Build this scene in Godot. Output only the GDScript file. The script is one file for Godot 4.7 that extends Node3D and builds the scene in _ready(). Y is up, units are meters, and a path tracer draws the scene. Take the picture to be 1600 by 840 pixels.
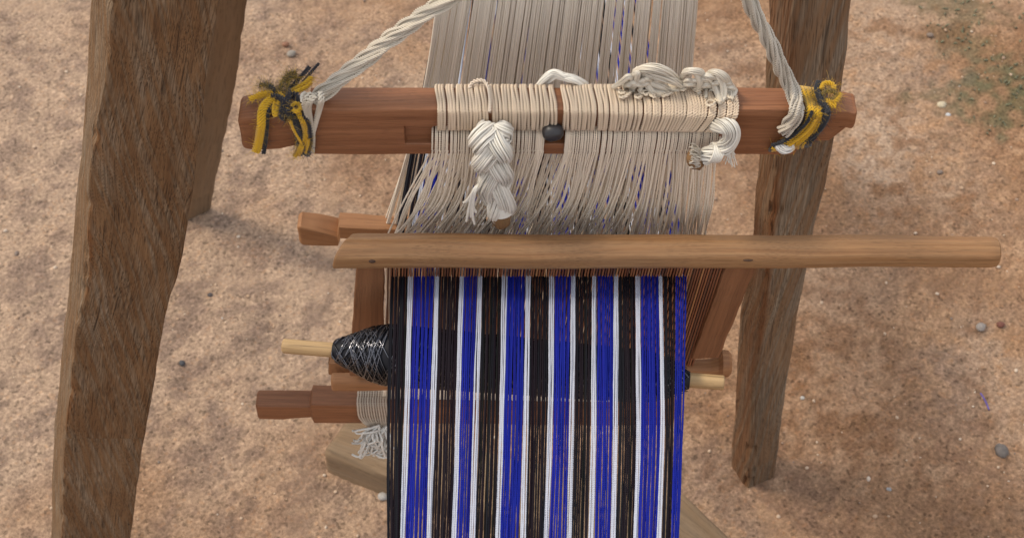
extends Node3D

# ---------------------------------------------------------------- view and units
const EYE := Vector3(0, 1.25, 0)
const F := 2537.0                      # focal length in picture widths of 1600
var fwd: Vector3
var upv: Vector3
var rng := RandomNumberGenerator.new()
var used := {}

func ray(px: float, py: float) -> Vector3:
	return fwd + Vector3(1, 0, 0) * ((px - 800.0) / F) + upv * ((420.0 - py) / F)

func at(px: float, py: float, hd: float) -> Vector3:      # the point on the upright plane hd metres ahead
	var r := ray(px, py)
	return EYE + r * (hd / -r.z)

func lvl(px: float, py: float, h: float) -> Vector3:      # the point at height h
	var r := ray(px, py)
	return EYE + r * ((EYE.y - h) / -r.y)

func rnd(a: float, b: float) -> float:
	return rng.randf_range(a, b)

# ---------------------------------------------------------------- mesh building
class MB:
	var v := PackedVector3Array()
	var n := PackedVector3Array()
	var uv := PackedVector2Array()
	var c := PackedColorArray()
	var ix := PackedInt32Array()
	var col := Color(1, 1, 1)

	func tube(path: PackedVector3Array, rad, sides := 5, vpitch := 0.004, closed := false) -> void:
		var cnt := path.size()
		if cnt < 2:
			return
		var t: Vector3 = (path[1] - path[0]).normalized()
		var nn: Vector3 = t.cross(Vector3(0.31, 0.77, 0.55)).normalized()
		var base := v.size()
		var run := 0.0
		var many: bool = rad is PackedFloat32Array
		var cs := PackedVector2Array()
		for j in sides + 1:
			cs.append(Vector2.from_angle(TAU * j / sides))
		for i in cnt:
			if i > 0:
				run += path[i].distance_to(path[i - 1])
			var a: Vector3 = path[max(i - 1, 0)]
			var b: Vector3 = path[min(i + 1, cnt - 1)]
			t = (b - a).normalized()
			nn = (nn - t * nn.dot(t)).normalized()
			var bb: Vector3 = t.cross(nn)
			var r: float = rad[i] if many else rad
			for j in sides + 1:
				var d: Vector3 = nn * cs[j].x + bb * cs[j].y
				v.append(path[i] + d * r)
				n.append(d)
				uv.append(Vector2(float(j) / sides, run / vpitch))
				c.append(col)
		var w := sides + 1
		for i in cnt - 1:
			for j in sides:
				var p := base + i * w + j
				ix.append_array([p, p + w, p + 1, p + 1, p + w, p + w + 1])
		if not closed:
			for e in [0, cnt - 1]:
				var q: int = v.size()
				v.append(path[e]); n.append((path[0] - path[1]).normalized() if e == 0 else (path[e] - path[e - 1]).normalized())
				uv.append(Vector2(0.5, 0)); c.append(col)
				for j in sides:
					var p2: int = base + e * w + j
					if e == 0:
						ix.append_array([q, p2, p2 + 1])
					else:
						ix.append_array([q, p2 + 1, p2])

	# several strands twisted round a path
	func ply(path: PackedVector3Array, rad: float, strands := 2, pitch := 0.0034, sides := 4, step := 0.0006, phase := 0.0) -> void:
		var pts := MB.even(path, step)
		var cnt := pts.size()
		if cnt < 2:
			return
		var t: Vector3 = (pts[1] - pts[0]).normalized()
		var nn: Vector3 = t.cross(Vector3(0.31, 0.77, 0.55)).normalized()
		var ns := PackedVector3Array(); var bs := PackedVector3Array()
		for i in cnt:
			t = (pts[min(i + 1, cnt - 1)] - pts[max(i - 1, 0)]).normalized()
			nn = (nn - t * nn.dot(t)).normalized()
			ns.append(nn); bs.append(t.cross(nn))
		var off := rad * (0.54 if strands == 2 else 0.52)
		var sr := rad * (0.55 if strands == 2 else 0.52)
		for k in strands:
			var base := v.size()
			for i in cnt:
				var a := TAU * (i * step / pitch + float(k) / strands) + phase
				var cc: Vector3 = pts[i] + (ns[i] * cos(a) + bs[i] * sin(a)) * off
				for j in sides:
					var g := TAU * j / sides + a
					var d: Vector3 = ns[i] * cos(g) + bs[i] * sin(g)
					v.append(cc + d * sr); n.append(d); uv.append(Vector2(float(j) / sides, i * step / pitch)); c.append(col)
			for i in cnt - 1:
				for j in sides:
					var p := base + i * sides + j
					var p1 := base + i * sides + (j + 1) % sides
					ix.append_array([p, p + sides, p1, p1, p + sides, p1 + sides])

	static func even(path: PackedVector3Array, step: float) -> PackedVector3Array:
		var out := PackedVector3Array()
		out.append(path[0])
		var need := step
		for i in path.size() - 1:
			var a: Vector3 = path[i]
			var b: Vector3 = path[i + 1]
			var l := a.distance_to(b)
			var pos := need
			while pos <= l:
				out.append(a.lerp(b, pos / l))
				pos += step
			need = pos - l
		return out

	# fibres laid side by side round a path: a silky hank
	func hank(path: PackedVector3Array, rads: PackedFloat32Array, fibres: int, fr: float, twist: float, g: RandomNumberGenerator, base_col: Color) -> void:
		var cnt := path.size()
		var t: Vector3 = (path[1] - path[0]).normalized()
		var nn: Vector3 = t.cross(Vector3(0.31, 0.77, 0.55)).normalized()
		var ns := PackedVector3Array(); var bs := PackedVector3Array()
		for i in cnt:
			t = (path[min(i + 1, cnt - 1)] - path[max(i - 1, 0)]).normalized()
			nn = (nn - t * nn.dot(t)).normalized()
			ns.append(nn); bs.append(t.cross(nn))
		for k in fibres:
			var a0 := TAU * k / fibres + g.randf_range(-0.12, 0.12)
			var rr := g.randf_range(0.74, 1.02)
			var wob := g.randf_range(0, TAU)
			var p := PackedVector3Array()
			for i in cnt:
				var f := float(i) / (cnt - 1)
				var a := a0 + twist * f + 0.12 * sin(f * 9.0 + wob)
				var r := rads[i] * rr * (1.0 + 0.05 * sin(f * 13.0 + wob * 2.0))
				p.append(path[i] + (ns[i] * cos(a) + bs[i] * sin(a)) * r)
			var s := g.randf_range(0.74, 1.10)
			col = Color(base_col.r * s, base_col.g * s, base_col.b * s)
			tube(p, fr, 5, 0.004)
		col = Color(base_col.r * 0.9, base_col.g * 0.9, base_col.b * 0.9)
		var inner := PackedFloat32Array()
		for i in cnt:
			inner.append(rads[i] * 0.78)
		tube(path, inner, 8)

	func mesh() -> ArrayMesh:
		var arr := []
		arr.resize(Mesh.ARRAY_MAX)
		arr[Mesh.ARRAY_VERTEX] = v; arr[Mesh.ARRAY_NORMAL] = n; arr[Mesh.ARRAY_TEX_UV] = uv
		arr[Mesh.ARRAY_COLOR] = c; arr[Mesh.ARRAY_INDEX] = ix
		var m := ArrayMesh.new()
		m.add_surface_from_arrays(Mesh.PRIMITIVE_TRIANGLES, arr)
		return m

# the colour of the wood or yarn over a lofted skin
class Tint:
	var flat := Color.WHITE
	var n: FastNoiseLite
	var kind := 0
	func _init(k: int, c := Color.WHITE, nz: FastNoiseLite = null) -> void:
		kind = k; flat = c; n = nz
	func tone(p: Vector3, u: float) -> Color:
		if kind == 1:      # left post: uneven weathering, side face tinted paler than the front
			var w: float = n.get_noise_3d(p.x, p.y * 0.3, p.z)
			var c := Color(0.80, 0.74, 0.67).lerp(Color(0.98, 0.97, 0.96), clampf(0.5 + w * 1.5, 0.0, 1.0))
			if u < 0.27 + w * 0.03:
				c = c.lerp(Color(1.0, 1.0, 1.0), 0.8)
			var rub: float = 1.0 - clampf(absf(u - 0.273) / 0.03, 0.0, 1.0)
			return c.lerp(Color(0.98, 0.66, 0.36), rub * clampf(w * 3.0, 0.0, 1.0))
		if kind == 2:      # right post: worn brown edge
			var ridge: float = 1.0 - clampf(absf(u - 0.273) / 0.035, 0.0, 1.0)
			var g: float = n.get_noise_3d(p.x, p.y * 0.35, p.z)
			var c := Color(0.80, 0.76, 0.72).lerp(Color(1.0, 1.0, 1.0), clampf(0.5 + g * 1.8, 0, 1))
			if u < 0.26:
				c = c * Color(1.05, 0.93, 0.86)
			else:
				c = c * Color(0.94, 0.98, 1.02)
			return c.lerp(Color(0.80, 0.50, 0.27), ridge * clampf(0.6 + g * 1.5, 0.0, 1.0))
		return flat

func spline(pts: Array, per := 8) -> PackedVector3Array:
	var out := PackedVector3Array()
	var c := pts.size()
	for i in c - 1:
		var a: Vector3 = pts[max(i - 1, 0)]
		var b: Vector3 = pts[i]
		var d: Vector3 = pts[i + 1]
		var e: Vector3 = pts[min(i + 2, c - 1)]
		for k in per:
			out.append(b.cubic_interpolate(d, a, e, float(k) / per))
	out.append(pts[c - 1])
	return out

func rounded_quad(q: Array, r: float, k := 3, m := 4) -> PackedVector3Array:
	var out := PackedVector3Array()
	for i in 4:
		var p: Vector3 = q[i]
		var a: Vector3 = q[(i + 3) % 4]
		var b: Vector3 = q[(i + 1) % 4]
		var s: Vector3 = p + (a - p).normalized() * r
		var e: Vector3 = p + (b - p).normalized() * r
		for j in k + 1:
			var t := float(j) / k
			out.append(s.lerp(p, t).lerp(p.lerp(e, t), t))
		var nx: Vector3 = b + (p - b).normalized() * r
		for j in range(1, m + 1):
			out.append(e.lerp(nx, float(j) / (m + 1)))
	return out

# closed skin over rings of points; corners sharper than thr degrees stay crisp
func loft(rings: Array, us := 1.0, vs := 1.0, thr := 38.0, tint: Tint = null) -> ArrayMesh:
	var R := rings.size()
	var M: int = rings[0].size()
	var mids := []
	for r in rings:
		var s := Vector3.ZERO
		for p in r:
			s += p
		mids.append(s / M)
	var fn := PackedVector3Array()
	fn.resize((R - 1) * M)
	for i in R - 1:
		for j in M:
			var j1 := (j + 1) % M
			var p: Vector3 = rings[i][j]
			var nn: Vector3 = (rings[i + 1][j1] - p).cross(rings[i][j1] - rings[i + 1][j])
			fn[i * M + j] = nn.normalized()
	var mi := R / 2 - (1 if R > 2 else 0)
	mi = clampi(mi, 0, R - 2)
	var score := 0.0
	for j in M:
		score += fn[mi * M + j].dot(rings[mi][j] - mids[mi])
	var flip := score < 0.0
	if flip:
		for i in fn.size():
			fn[i] = -fn[i]
	var cosT := cos(deg_to_rad(thr))
	var us_at := PackedFloat32Array(); var vs_at := PackedFloat32Array()
	var run := 0.0
	for j in M + 1:
		us_at.append(run / us)
		run += rings[mi][j % M].distance_to(rings[mi][(j + 1) % M])
	run = 0.0
	for i in R:
		if i > 0:
			run += mids[i].distance_to(mids[i - 1])
		vs_at.append(run / vs)
	var b := MB.new()
	var tinted := tint != null
	for i in R - 1:
		for j in M:
			var q := b.v.size()
			var f: Vector3 = fn[i * M + j]
			for k in 4:
				var di := 1 if k >= 2 else 0
				var dj := 1 if (k == 1 or k == 2) else 0
				var pi := i + di
				var pj := (j + dj) % M
				var sum := Vector3.ZERO
				for a in 2:
					var fi := pi - 1 + a
					if fi < 0 or fi >= R - 1:
						continue
					for c2 in 2:
						var g: Vector3 = fn[fi * M + (pj - 1 + c2 + M) % M]
						if g.dot(f) > cosT:
							sum += g
				b.v.append(rings[pi][pj]); b.n.append(sum.normalized() if sum.length_squared() > 0.0001 else f)
				b.uv.append(Vector2(us_at[j + dj], vs_at[pi]))
				b.c.append(tint.tone(rings[pi][pj], float(pj) / M) if tinted else Color.WHITE)
			if not flip:
				b.ix.append_array([q, q + 1, q + 2, q, q + 2, q + 3])
			else:
				b.ix.append_array([q, q + 2, q + 1, q, q + 3, q + 2])
	for e in 2:
		var i: int = 0 if e == 0 else R - 1
		var nn: Vector3 = (mids[0] - mids[1]).normalized() if e == 0 else (mids[R - 1] - mids[R - 2]).normalized()
		var q := b.v.size()
		b.v.append(mids[i]); b.n.append(nn); b.uv.append(Vector2(0.3, vs_at[i])); b.c.append(tint.tone(mids[i], 0.0) if tinted else Color.WHITE)
		for j in M:
			var p: Vector3 = rings[i][j]
			b.v.append(p); b.n.append(nn)
			b.uv.append(Vector2(0.3 + (p - mids[i]).x / us, vs_at[i] + (p - mids[i]).y / us)); b.c.append(tint.tone(p, 0.0) if tinted else Color.WHITE)
		for j in M:
			var x := q + 1 + j
			var y := q + 1 + (j + 1) % M
			if (e == 0) != flip:
				b.ix.append_array([q, y, x])
			else:
				b.ix.append_array([q, x, y])
	return b.mesh()

func softened(rings: Array, r: float) -> Array:      # rounds both ends of a loft
	var out := []
	for e in 2:
		var i: int = 0 if e == 0 else rings.size() - 1
		var k: int = 1 if e == 0 else rings.size() - 2
		var mid := Vector3.ZERO; var mid2 := Vector3.ZERO
		for p in rings[i]:
			mid += p
		for p in rings[k]:
			mid2 += p
		mid /= rings[i].size(); mid2 /= rings[k].size()
		var d := (mid - mid2).normalized()
		var add := []
		for s in [[1.0, 0.0], [0.66, 0.13], [0.3, 0.45], [0.0, 1.0]]:
			var ring := PackedVector3Array()
			for p in rings[i]:
				var q: Vector3 = p - mid
				var l := q.length()
				ring.append(mid + q * maxf(0.05, (l - r * s[1]) / l) - d * r * s[0])
			add.append(ring)
		if e == 0:
			add.reverse()
			out.append_array(add)
			for m in range(1, rings.size() - 1):
				out.append(rings[m])
		else:
			out.append_array(add)
	return out

func lathe_along(a: Vector3, b: Vector3, profile: Array, sides := 24, lump := 0.0) -> Array:
	var d := (b - a).normalized()
	var n1 := d.cross(Vector3.UP).normalized()
	var n2 := n1.cross(d)
	var rings := []
	for p in profile:
		var ring := PackedVector3Array()
		for j in sides:
			var g := TAU * j / sides
			var rr: float = p[1] * (1.0 + lump * sin(g * 3.0 + p[0] * 9.0) + lump * 0.6 * sin(g * 5.0 - p[0] * 17.0))
			ring.append(a.lerp(b, p[0]) + (n1 * cos(g) + n2 * sin(g)) * rr)
		rings.append(ring)
	return rings

# ---------------------------------------------------------------- things, parts, names
func numbered(called: String) -> String:
	var k: int = used.get(called, 0)
	used[called] = k + 1
	return called if k == 0 else "%s_%03d" % [called, k]

func thing(called: String, label: String, category: String, base: Vector3, group := "") -> Node3D:
	var o := Node3D.new()
	o.name = numbered(called)
	add_child(o)
	o.position = base
	o.set_meta("label", label); o.set_meta("category", category)
	if group != "":
		o.set_meta("group", group)
	return o

func part(called: String, m: Mesh, mat: Material, parent: Node3D, label := "") -> MeshInstance3D:   # the mesh is in the scene's own coordinates
	var o := MeshInstance3D.new()
	o.name = called
	o.mesh = m
	o.material_override = mat
	parent.add_child(o, true)
	var up: Node = parent
	var off := Vector3.ZERO
	while up != self:
		off += (up as Node3D).position
		up = up.get_parent()
	o.position = -off
	if label != "":
		o.set_meta("label", label)
	return o

func single(called: String, m: Mesh, mat: Material, label: String, category: String, group := "", kind := "") -> MeshInstance3D:
	var o := MeshInstance3D.new()
	o.name = numbered(called)
	o.mesh = m
	o.material_override = mat
	add_child(o)
	if label != "":
		o.set_meta("label", label); o.set_meta("category", category)
	if group != "":
		o.set_meta("group", group)
	if kind != "":
		o.set_meta("kind", kind)
	return o

# ---------------------------------------------------------------- materials
func noise(seed_: int, freq: float, oct := 3, kind := FastNoiseLite.TYPE_SIMPLEX_SMOOTH) -> FastNoiseLite:
	var n := FastNoiseLite.new()
	n.seed = seed_
	n.frequency = freq
	n.noise_type = kind
	n.fractal_octaves = oct
	n.fractal_type = FastNoiseLite.FRACTAL_FBM if oct > 1 else FastNoiseLite.FRACTAL_NONE
	return n

func fibre_mat(rough: float, sheen := 0.0, spec := 0.5, bump: ImageTexture = null, depth := 0.03) -> StandardMaterial3D:
	var m := StandardMaterial3D.new()
	m.vertex_color_use_as_albedo = true
	m.roughness = rough
	m.metallic_specular = spec
	if sheen > 0.0:
		m.rim_enabled = true; m.rim = sheen; m.rim_tint = 0.6
	if bump:
		m.heightmap_enabled = true
		m.heightmap_texture = bump
		m.heightmap_scale = depth
	return m

func twist_bump() -> ImageTexture:
	var im := Image.create(32, 32, false, Image.FORMAT_L8)
	for y in 32:
		for x in 32:
			var s := 0.5 + 0.5 * sin(TAU * (x / 32.0 * 2.0 + y / 32.0 * 2.0))
			im.set_pixel(x, y, Color(s, s, s))
	return ImageTexture.create_from_image(im)

# wood: colour and relief, the grain running along v. dark .. light are sRGB colours; grey is the weathered tone
func wood(seed_: int, w: int, h: int, dark: Color, light: Color, grey: Color, weather: float, slant: float, depth: float, rough: float, pores := 1.0, across := 1.0) -> StandardMaterial3D:
	var broad := noise(seed_, 0.011, 3)
	var fine := noise(seed_ + 1, 0.05, 3)
	var pore := noise(seed_ + 2, 0.22, 2)
	var patch := noise(seed_ + 3, 0.006, 4)
	var saw := noise(seed_ + 4, 0.035, 2)
	var warp := noise(seed_ + 5, 0.004, 2)
	var pt2 := noise(seed_ + 6, 0.012, 2)
	var a := PackedByteArray(); a.resize(w * h * 3)
	var b := PackedByteArray(); b.resize(w * h)
	var i := 0
	for y in h:
		for x in w:
			var bend := warp.get_noise_2d(x * 0.6, y * 0.5) * (11.0 if weather < 0.4 else 16.0)
			var xx := (x + bend) * across
			var g := 0.5 + 0.55 * broad.get_noise_2d(xx * 2.2, y * 0.12)
			var f := fine.get_noise_2d(xx * 2.0, y * 0.07)
			var p := pore.get_noise_2d(xx * 1.3, y * 0.045)
			var t := clampf(g + f * 0.35, 0.0, 1.0)
			var pr := clampf((p - 0.25) * 3.0, 0.0, 1.0) * pores
			var col := dark.lerp(light, t)
			var k := 0.0
			if weather > 0.0:
				var s := saw.get_noise_2d((x - y * slant) * 2.3, (y + x * slant) * 0.11) * 0.75 + saw.get_noise_2d((x - y * slant * 0.8) * 0.8 + 300.0, (y + x * slant) * 0.09) * 0.5
				var pt := patch.get_noise_2d(x, y * 0.5)
				if weather >= 0.4:
					s = clampf(s * 1.8, -0.65, 0.65)
				k = clampf(weather * (0.55 + s * 1.1 + pt * 0.6), 0.0, 1.0)
				col = col.lerp(grey.lerp(grey.darkened(0.35), clampf(0.5 + f * 1.2, 0, 1)), k)
				b[i] = clampi(int(255.0 * (0.5 + 0.28 * f + 0.34 * s - 0.3 * pr)), 0, 255)
			else:
				b[i] = clampi(int(255.0 * (0.55 + 0.3 * f + 0.1 * g - 0.4 * pr)), 0, 255)
			col = col.lerp(dark.darkened(0.45), pr * 0.55)
			if weather >= 0.4:      # drying cracks along the grain
				var cr := pore.get_noise_2d(xx * 0.16 + 900.0, y * 0.006)
				var crack := clampf(1.0 - absf(cr) * 26.0, 0.0, 1.0) * clampf(0.3 + pt2.get_noise_2d(x * 0.5, y * 0.35) * 3.0, 0.0, 1.0)
				col = col.lerp(dark.darkened(0.5), crack * 0.75)
				b[i] = clampi(b[i] - int(90.0 * crack), 0, 255)
			a[i * 3] = clampi(int(col.r * 255.0), 0, 255); a[i * 3 + 1] = clampi(int(col.g * 255.0), 0, 255); a[i * 3 + 2] = clampi(int(col.b * 255.0), 0, 255)
			i += 1
	var m := StandardMaterial3D.new()
	m.albedo_texture = ImageTexture.create_from_image(Image.create_from_data(w, h, false, Image.FORMAT_RGB8, a))
	m.heightmap_enabled = true
	m.heightmap_texture = ImageTexture.create_from_image(Image.create_from_data(w, h, false, Image.FORMAT_L8, b))
	m.heightmap_scale = depth
	m.roughness = rough
	m.metallic_specular = 0.4
	m.vertex_color_use_as_albedo = true
	return m

var cream := Color(0.67, 0.55, 0.43)
var M := {}

func shade(c: Color, s: float) -> Color:
	return Color(c.r * s, c.g * s, c.b * s)

# ================================================================ the scene
func _ready() -> void:
	var pitch := deg_to_rad(50.0)
	fwd = Vector3(0, -sin(pitch), -cos(pitch))
	upv = Vector3(0, cos(pitch), -sin(pitch))
	rng.seed = 7
	# camera
	var cam := Camera3D.new()
	cam.name = "camera"
	add_child(cam)
	cam.position = EYE
	cam.rotation = Vector3(-pitch, 0, 0)
	var lens := CameraAttributesPhysical.new()
	lens.frustum_focal_length = 105.7
	lens.frustum_focus_distance = 1.0
	lens.frustum_near = 0.02
	lens.frustum_far = 200.0
	lens.exposure_aperture = 38.0
	cam.attributes = lens
	cam.fov = rad_to_deg(2.0 * atan(420.0 / F))
	cam.near = 0.02
	cam.far = 200.0
	cam.current = true
	# sky
	var sky_mat := ProceduralSkyMaterial.new()
	sky_mat.sky_top_color = Color(0.74, 0.755, 0.785)
	sky_mat.sky_horizon_color = Color(0.74, 0.735, 0.735)
	sky_mat.sky_curve = 0.2
	sky_mat.ground_bottom_color = Color(0.45, 0.36, 0.28)
	sky_mat.ground_horizon_color = Color(0.6, 0.55, 0.5)
	sky_mat.sun_angle_max = 1.0
	var sky := Sky.new()
	sky.sky_material = sky_mat
	var env := Environment.new()
	env.background_mode = Environment.BG_SKY
	env.sky = sky
	env.tonemap_mode = Environment.TONE_MAPPER_LINEAR
	env.tonemap_exposure = 1.85
	env.sdfgi_enabled = true
	env.ssao_enabled = true
	env.ssil_enabled = true
	var we := WorldEnvironment.new()
	we.environment = env
	add_child(we)
	# veiled sun, high on the left and a little behind the loom
	var sun := DirectionalLight3D.new()
	sun.name = "sun"
	sun.light_color = Color(1.0, 0.95, 0.87)
	sun.light_energy = 0.45
	sun.light_angular_distance = 13.0
	sun.shadow_enabled = true
	add_child(sun)
	sun.look_at_from_position(Vector3(-1.35, 1.8, -0.35), Vector3.ZERO)

	make_materials()
	build_ground()
	build_posts()
	build_plank()
	build_lower_bars()
	build_second_heddles()
	build_warp()
	build_beater()
	build_bobbin()
	build_main_bar()
	build_cords()
	build_hanks()
	build_ropes()
	build_wool_ties()
	build_pebbles()

func make_materials() -> void:
	var tw := twist_bump()
	M.cord = fibre_mat(0.55, 0.15)
	M.string = fibre_mat(0.6, 0.1, 0.5, tw, 0.03)
	M.string.backlight_enabled = true
	M.string.backlight = Color(0.22, 0.2, 0.18)
	M.nylon = fibre_mat(0.5, 0.1, 0.5)
	M.nylon.backlight_enabled = true
	M.nylon.backlight = Color(0.22, 0.2, 0.18)
	M.thread = fibre_mat(0.9, 0.0, 0.15, tw, 0.03)
	M.silk = fibre_mat(0.38, 0.2, 0.55)
	M.wool = fibre_mat(0.95, 0.5, 0.3)
	M.gloss = fibre_mat(0.12, 0.0, 0.5)
	M.gloss.metallic = 0.9      # black tinsel yarn: dark body, sharp glints
	M.bar = wood(11, 384, 1024, Color(0.46, 0.29, 0.185), Color(0.58, 0.39, 0.265), Color(0.4, 0.3, 0.24), 0.0, 0, 0.03, 0.5, 0.5, 2.0)
	M.pale_bar = wood(21, 256, 768, Color(0.54, 0.37, 0.24), Color(0.65, 0.47, 0.32), Color(0.5, 0.4, 0.3), 0.0, 0, 0.015, 0.6, 0.4, 1.6)
	M.rail = wood(31, 256, 1024, Color(0.50, 0.35, 0.22), Color(0.65, 0.485, 0.325), Color(0.66, 0.55, 0.42), 0.22, 0.0, 0.03, 0.5, 0.6, 2.6)
	M.frame = wood(41, 256, 512, Color(0.44, 0.29, 0.19), Color(0.54, 0.37, 0.25), Color(0.5, 0.4, 0.3), 0.0, 0, 0.02, 0.65, 0.5, 1.5)
	M.stick = wood(51, 128, 512, Color(0.62, 0.50, 0.35), Color(0.76, 0.64, 0.47), Color(0.6, 0.5, 0.4), 0.0, 0, 0.02, 0.6, 0.8)
	M.post = wood(61, 512, 1536, Color(0.43, 0.315, 0.21), Color(0.54, 0.415, 0.29), Color(0.63, 0.56, 0.48), 0.5, 0.28, 0.2, 0.85, 0.9, 2.6)
	M.far_post = wood(71, 384, 1024, Color(0.44, 0.325, 0.225), Color(0.53, 0.41, 0.30), Color(0.60, 0.54, 0.465), 0.55, -0.22, 0.15, 0.85, 0.9, 2.6)
	M.plank = wood(81, 256, 768, Color(0.46, 0.37, 0.275), Color(0.55, 0.455, 0.355), Color(0.57, 0.495, 0.41), 0.32, 0.05, 0.04, 0.85, 0.5, 1.5)

# ---------------------------------------------------------------- ground
func build_ground() -> void:
	var xs := PackedFloat32Array(); var zs := PackedFloat32Array()
	for v in [-60.0, -25.0, -10.0, -5.0, -2.5, -1.6, -1.1]:
		xs.append(v)
	var x := -0.80
	while x <= 0.80:
		xs.append(x)
		x += 0.0042
	for v in [1.1, 1.6, 2.5, 5.0, 10.0, 25.0, 60.0]:
		xs.append(v)
	for v in [-60.0, -25.0, -12.0, -6.0, -3.5, -2.5, -2.0]:
		zs.append(v)
	var z := -1.68
	while z <= -0.50:
		zs.append(z)
		z += 0.0042
	for v in [-0.3, 0.0, 0.6, 1.5, 3.0, 8.0, 25.0, 60.0]:
		zs.append(v)
	var clump := noise(101, 55.0, 3)
	var roll := noise(102, 9.0, 2)
	var grain := noise(103, 190.0, 2)
	var blot := noise(104, 14.0, 4)
	var blot2 := noise(105, 40.0, 3)
	var warm := noise(106, 3.2, 3)
	# soil patches of other tone: picture place, width, depth, colour, strength
	var tan_ := Color(0.47, 0.285, 0.17)
	var grey_tan := Color(0.52, 0.362, 0.252)
	var dull := Color(0.285, 0.195, 0.148)
	var rust := Color(0.29, 0.152, 0.08)
	var moss := Color(0.13, 0.14, 0.075)
	var spots := []
	var pale := Color(0.56, 0.405, 0.29)
	for s in [[1400, 60, 0.07, 0.16, pale, 0.85], [1380, 230, 0.05, 0.12, pale, 0.85], [1480, 300, 0.05, 0.10, pale, 0.7], [1560, 620, 0.05, 0.12, pale, 0.5], [1250, 300, 0.04, 0.2, rust, 0.4], [1150, 640, 0.06, 0.06, rust, 0.5], [1250, 680, 0.055, 0.03, rust, 0.7], [1110, 760, 0.09, 0.05, dull, 0.5], [1440, 640, 0.09, 0.05, rust, 0.45], [1500, 400, 0.05, 0.06, rust, 0.5], [1300, 760, 0.07, 0.04, rust, 0.4], [1490, 620, 0.02, 0.06, dull, 0.4], [1450, 340, 0.035, 0.09, rust, 0.45],
			[1370, 330, 0.04, 0.03, rust, 0.4], [1540, 780, 0.05, 0.07, rust, 0.5], [1320, 540, 0.05, 0.03, rust, 0.35], [1560, 90, 0.16, 0.16, rust, 0.45],
			[1600, 300, 0.12, 0.16, rust, 0.4], [1500, 20, 0.045, 0.05, moss, 0.42], [1520, 75, 0.05, 0.03, moss, 0.38], [1545, 160, 0.05, 0.035, moss, 0.42], [1440, 50, 0.05, 0.025, rust, 0.6],
			[1600, 170, 0.05, 0.03, moss, 0.38], [1580, 120, 0.05, 0.03, moss, 0.4], [1450, 110, 0.03, 0.02, dull, 0.4], [60, 480, 0.03, 0.03, dull, 0.35], [320, 500, 0.06, 0.05, dull, 0.35], [310, 720, 0.05, 0.05, dull, 0.35], [480, 60, 0.06, 0.05, dull, 0.2]]:
		spots.append([lvl(s[0], s[1], 0.0), s[2], s[3], s[4], s[5]])
	var b := MB.new()
	var w := xs.size()
	for zz in zs:
		for xx in xs:
			var near: bool = absf(xx) < 0.85 and zz > -1.75 and zz < -0.45
			var cl := clump.get_noise_2d(xx, zz)
			var gr := grain.get_noise_2d(xx, zz)
			var y := 0.0
			if near:
				y = roll.get_noise_2d(xx, zz) * 0.004 + cl * 0.0015 + gr * 0.0009
			else:
				y = roll.get_noise_2d(xx, zz) * 0.004
			b.v.append(Vector3(xx, y, zz))
			var bl := blot.get_noise_2d(xx, zz)
			var b2 := blot2.get_noise_2d(xx, zz)
			var side := clampf(0.5 + xx * 1.1 + warm.get_noise_2d(xx, zz) * 0.9, 0.0, 1.0)
			var c := grey_tan.lerp(tan_, side)
			c = c.lerp(dull, clampf(0.16 + bl * 1.3 + b2 * 1.0 - gr * 0.2, 0.0, 0.72) * (1.0 - side * 0.35))
			c = c.lerp(rust, clampf(side * (0.40 + warm.get_noise_2d(xx + 7.0, zz * 1.2) * 0.8 + b2 * 0.5), 0.0, 0.6))
			if near:
				for s in spots:
					var dx: float = (xx - s[0].x) / s[1]
					var dz: float = (zz - s[0].z) / s[2]
					var q: float = dx * dx + dz * dz
					if q < 4.0:
						c = c.lerp(s[3], s[4] * clampf((1.35 - sqrt(q)) + bl * 1.6 + b2 * 1.2, 0.0, 1.0))
			var k := 1.0 + gr * 0.22
			b.c.append(Color(c.r * k, c.g * k, c.b * k))
			b.uv.append(Vector2(xx, zz) / 0.42)
	var hgt := zs.size()
	b.n.resize(b.v.size())
	for i in hgt:
		for j in w:
			var l: Vector3 = b.v[i * w + max(j - 1, 0)]
			var r: Vector3 = b.v[i * w + min(j + 1, w - 1)]
			var u: Vector3 = b.v[max(i - 1, 0) * w + j]
			var d: Vector3 = b.v[min(i + 1, hgt - 1) * w + j]
			var nn := (d - u).cross(r - l).normalized()
			b.n[i * w + j] = nn
	for i in hgt - 1:
		for j in w - 1:
			var p := i * w + j
			b.ix.append_array([p, p + 1, p + w, p + 1, p + w + 1, p + w])
	# sand grain, tiling
	var size := 768
	var g1 := noise(111, 0.11, 3)
	var g2 := noise(112, 0.33, 2)
	var g3 := noise(113, 0.2, 1, FastNoiseLite.TYPE_CELLULAR)
	g3.cellular_return_type = FastNoiseLite.RETURN_CELL_VALUE
	var i1 := g1.get_seamless_image(size, size); var i2 := g2.get_seamless_image(size, size); var i3 := g3.get_seamless_image(size, size)
	i1.convert(Image.FORMAT_L8); i2.convert(Image.FORMAT_L8); i3.convert(Image.FORMAT_L8)
	var d1 := i1.get_data(); var d2 := i2.get_data(); var d3 := i3.get_data()
	var a := PackedByteArray(); a.resize(size * size * 3)
	var hb := PackedByteArray(); hb.resize(size * size)
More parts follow.
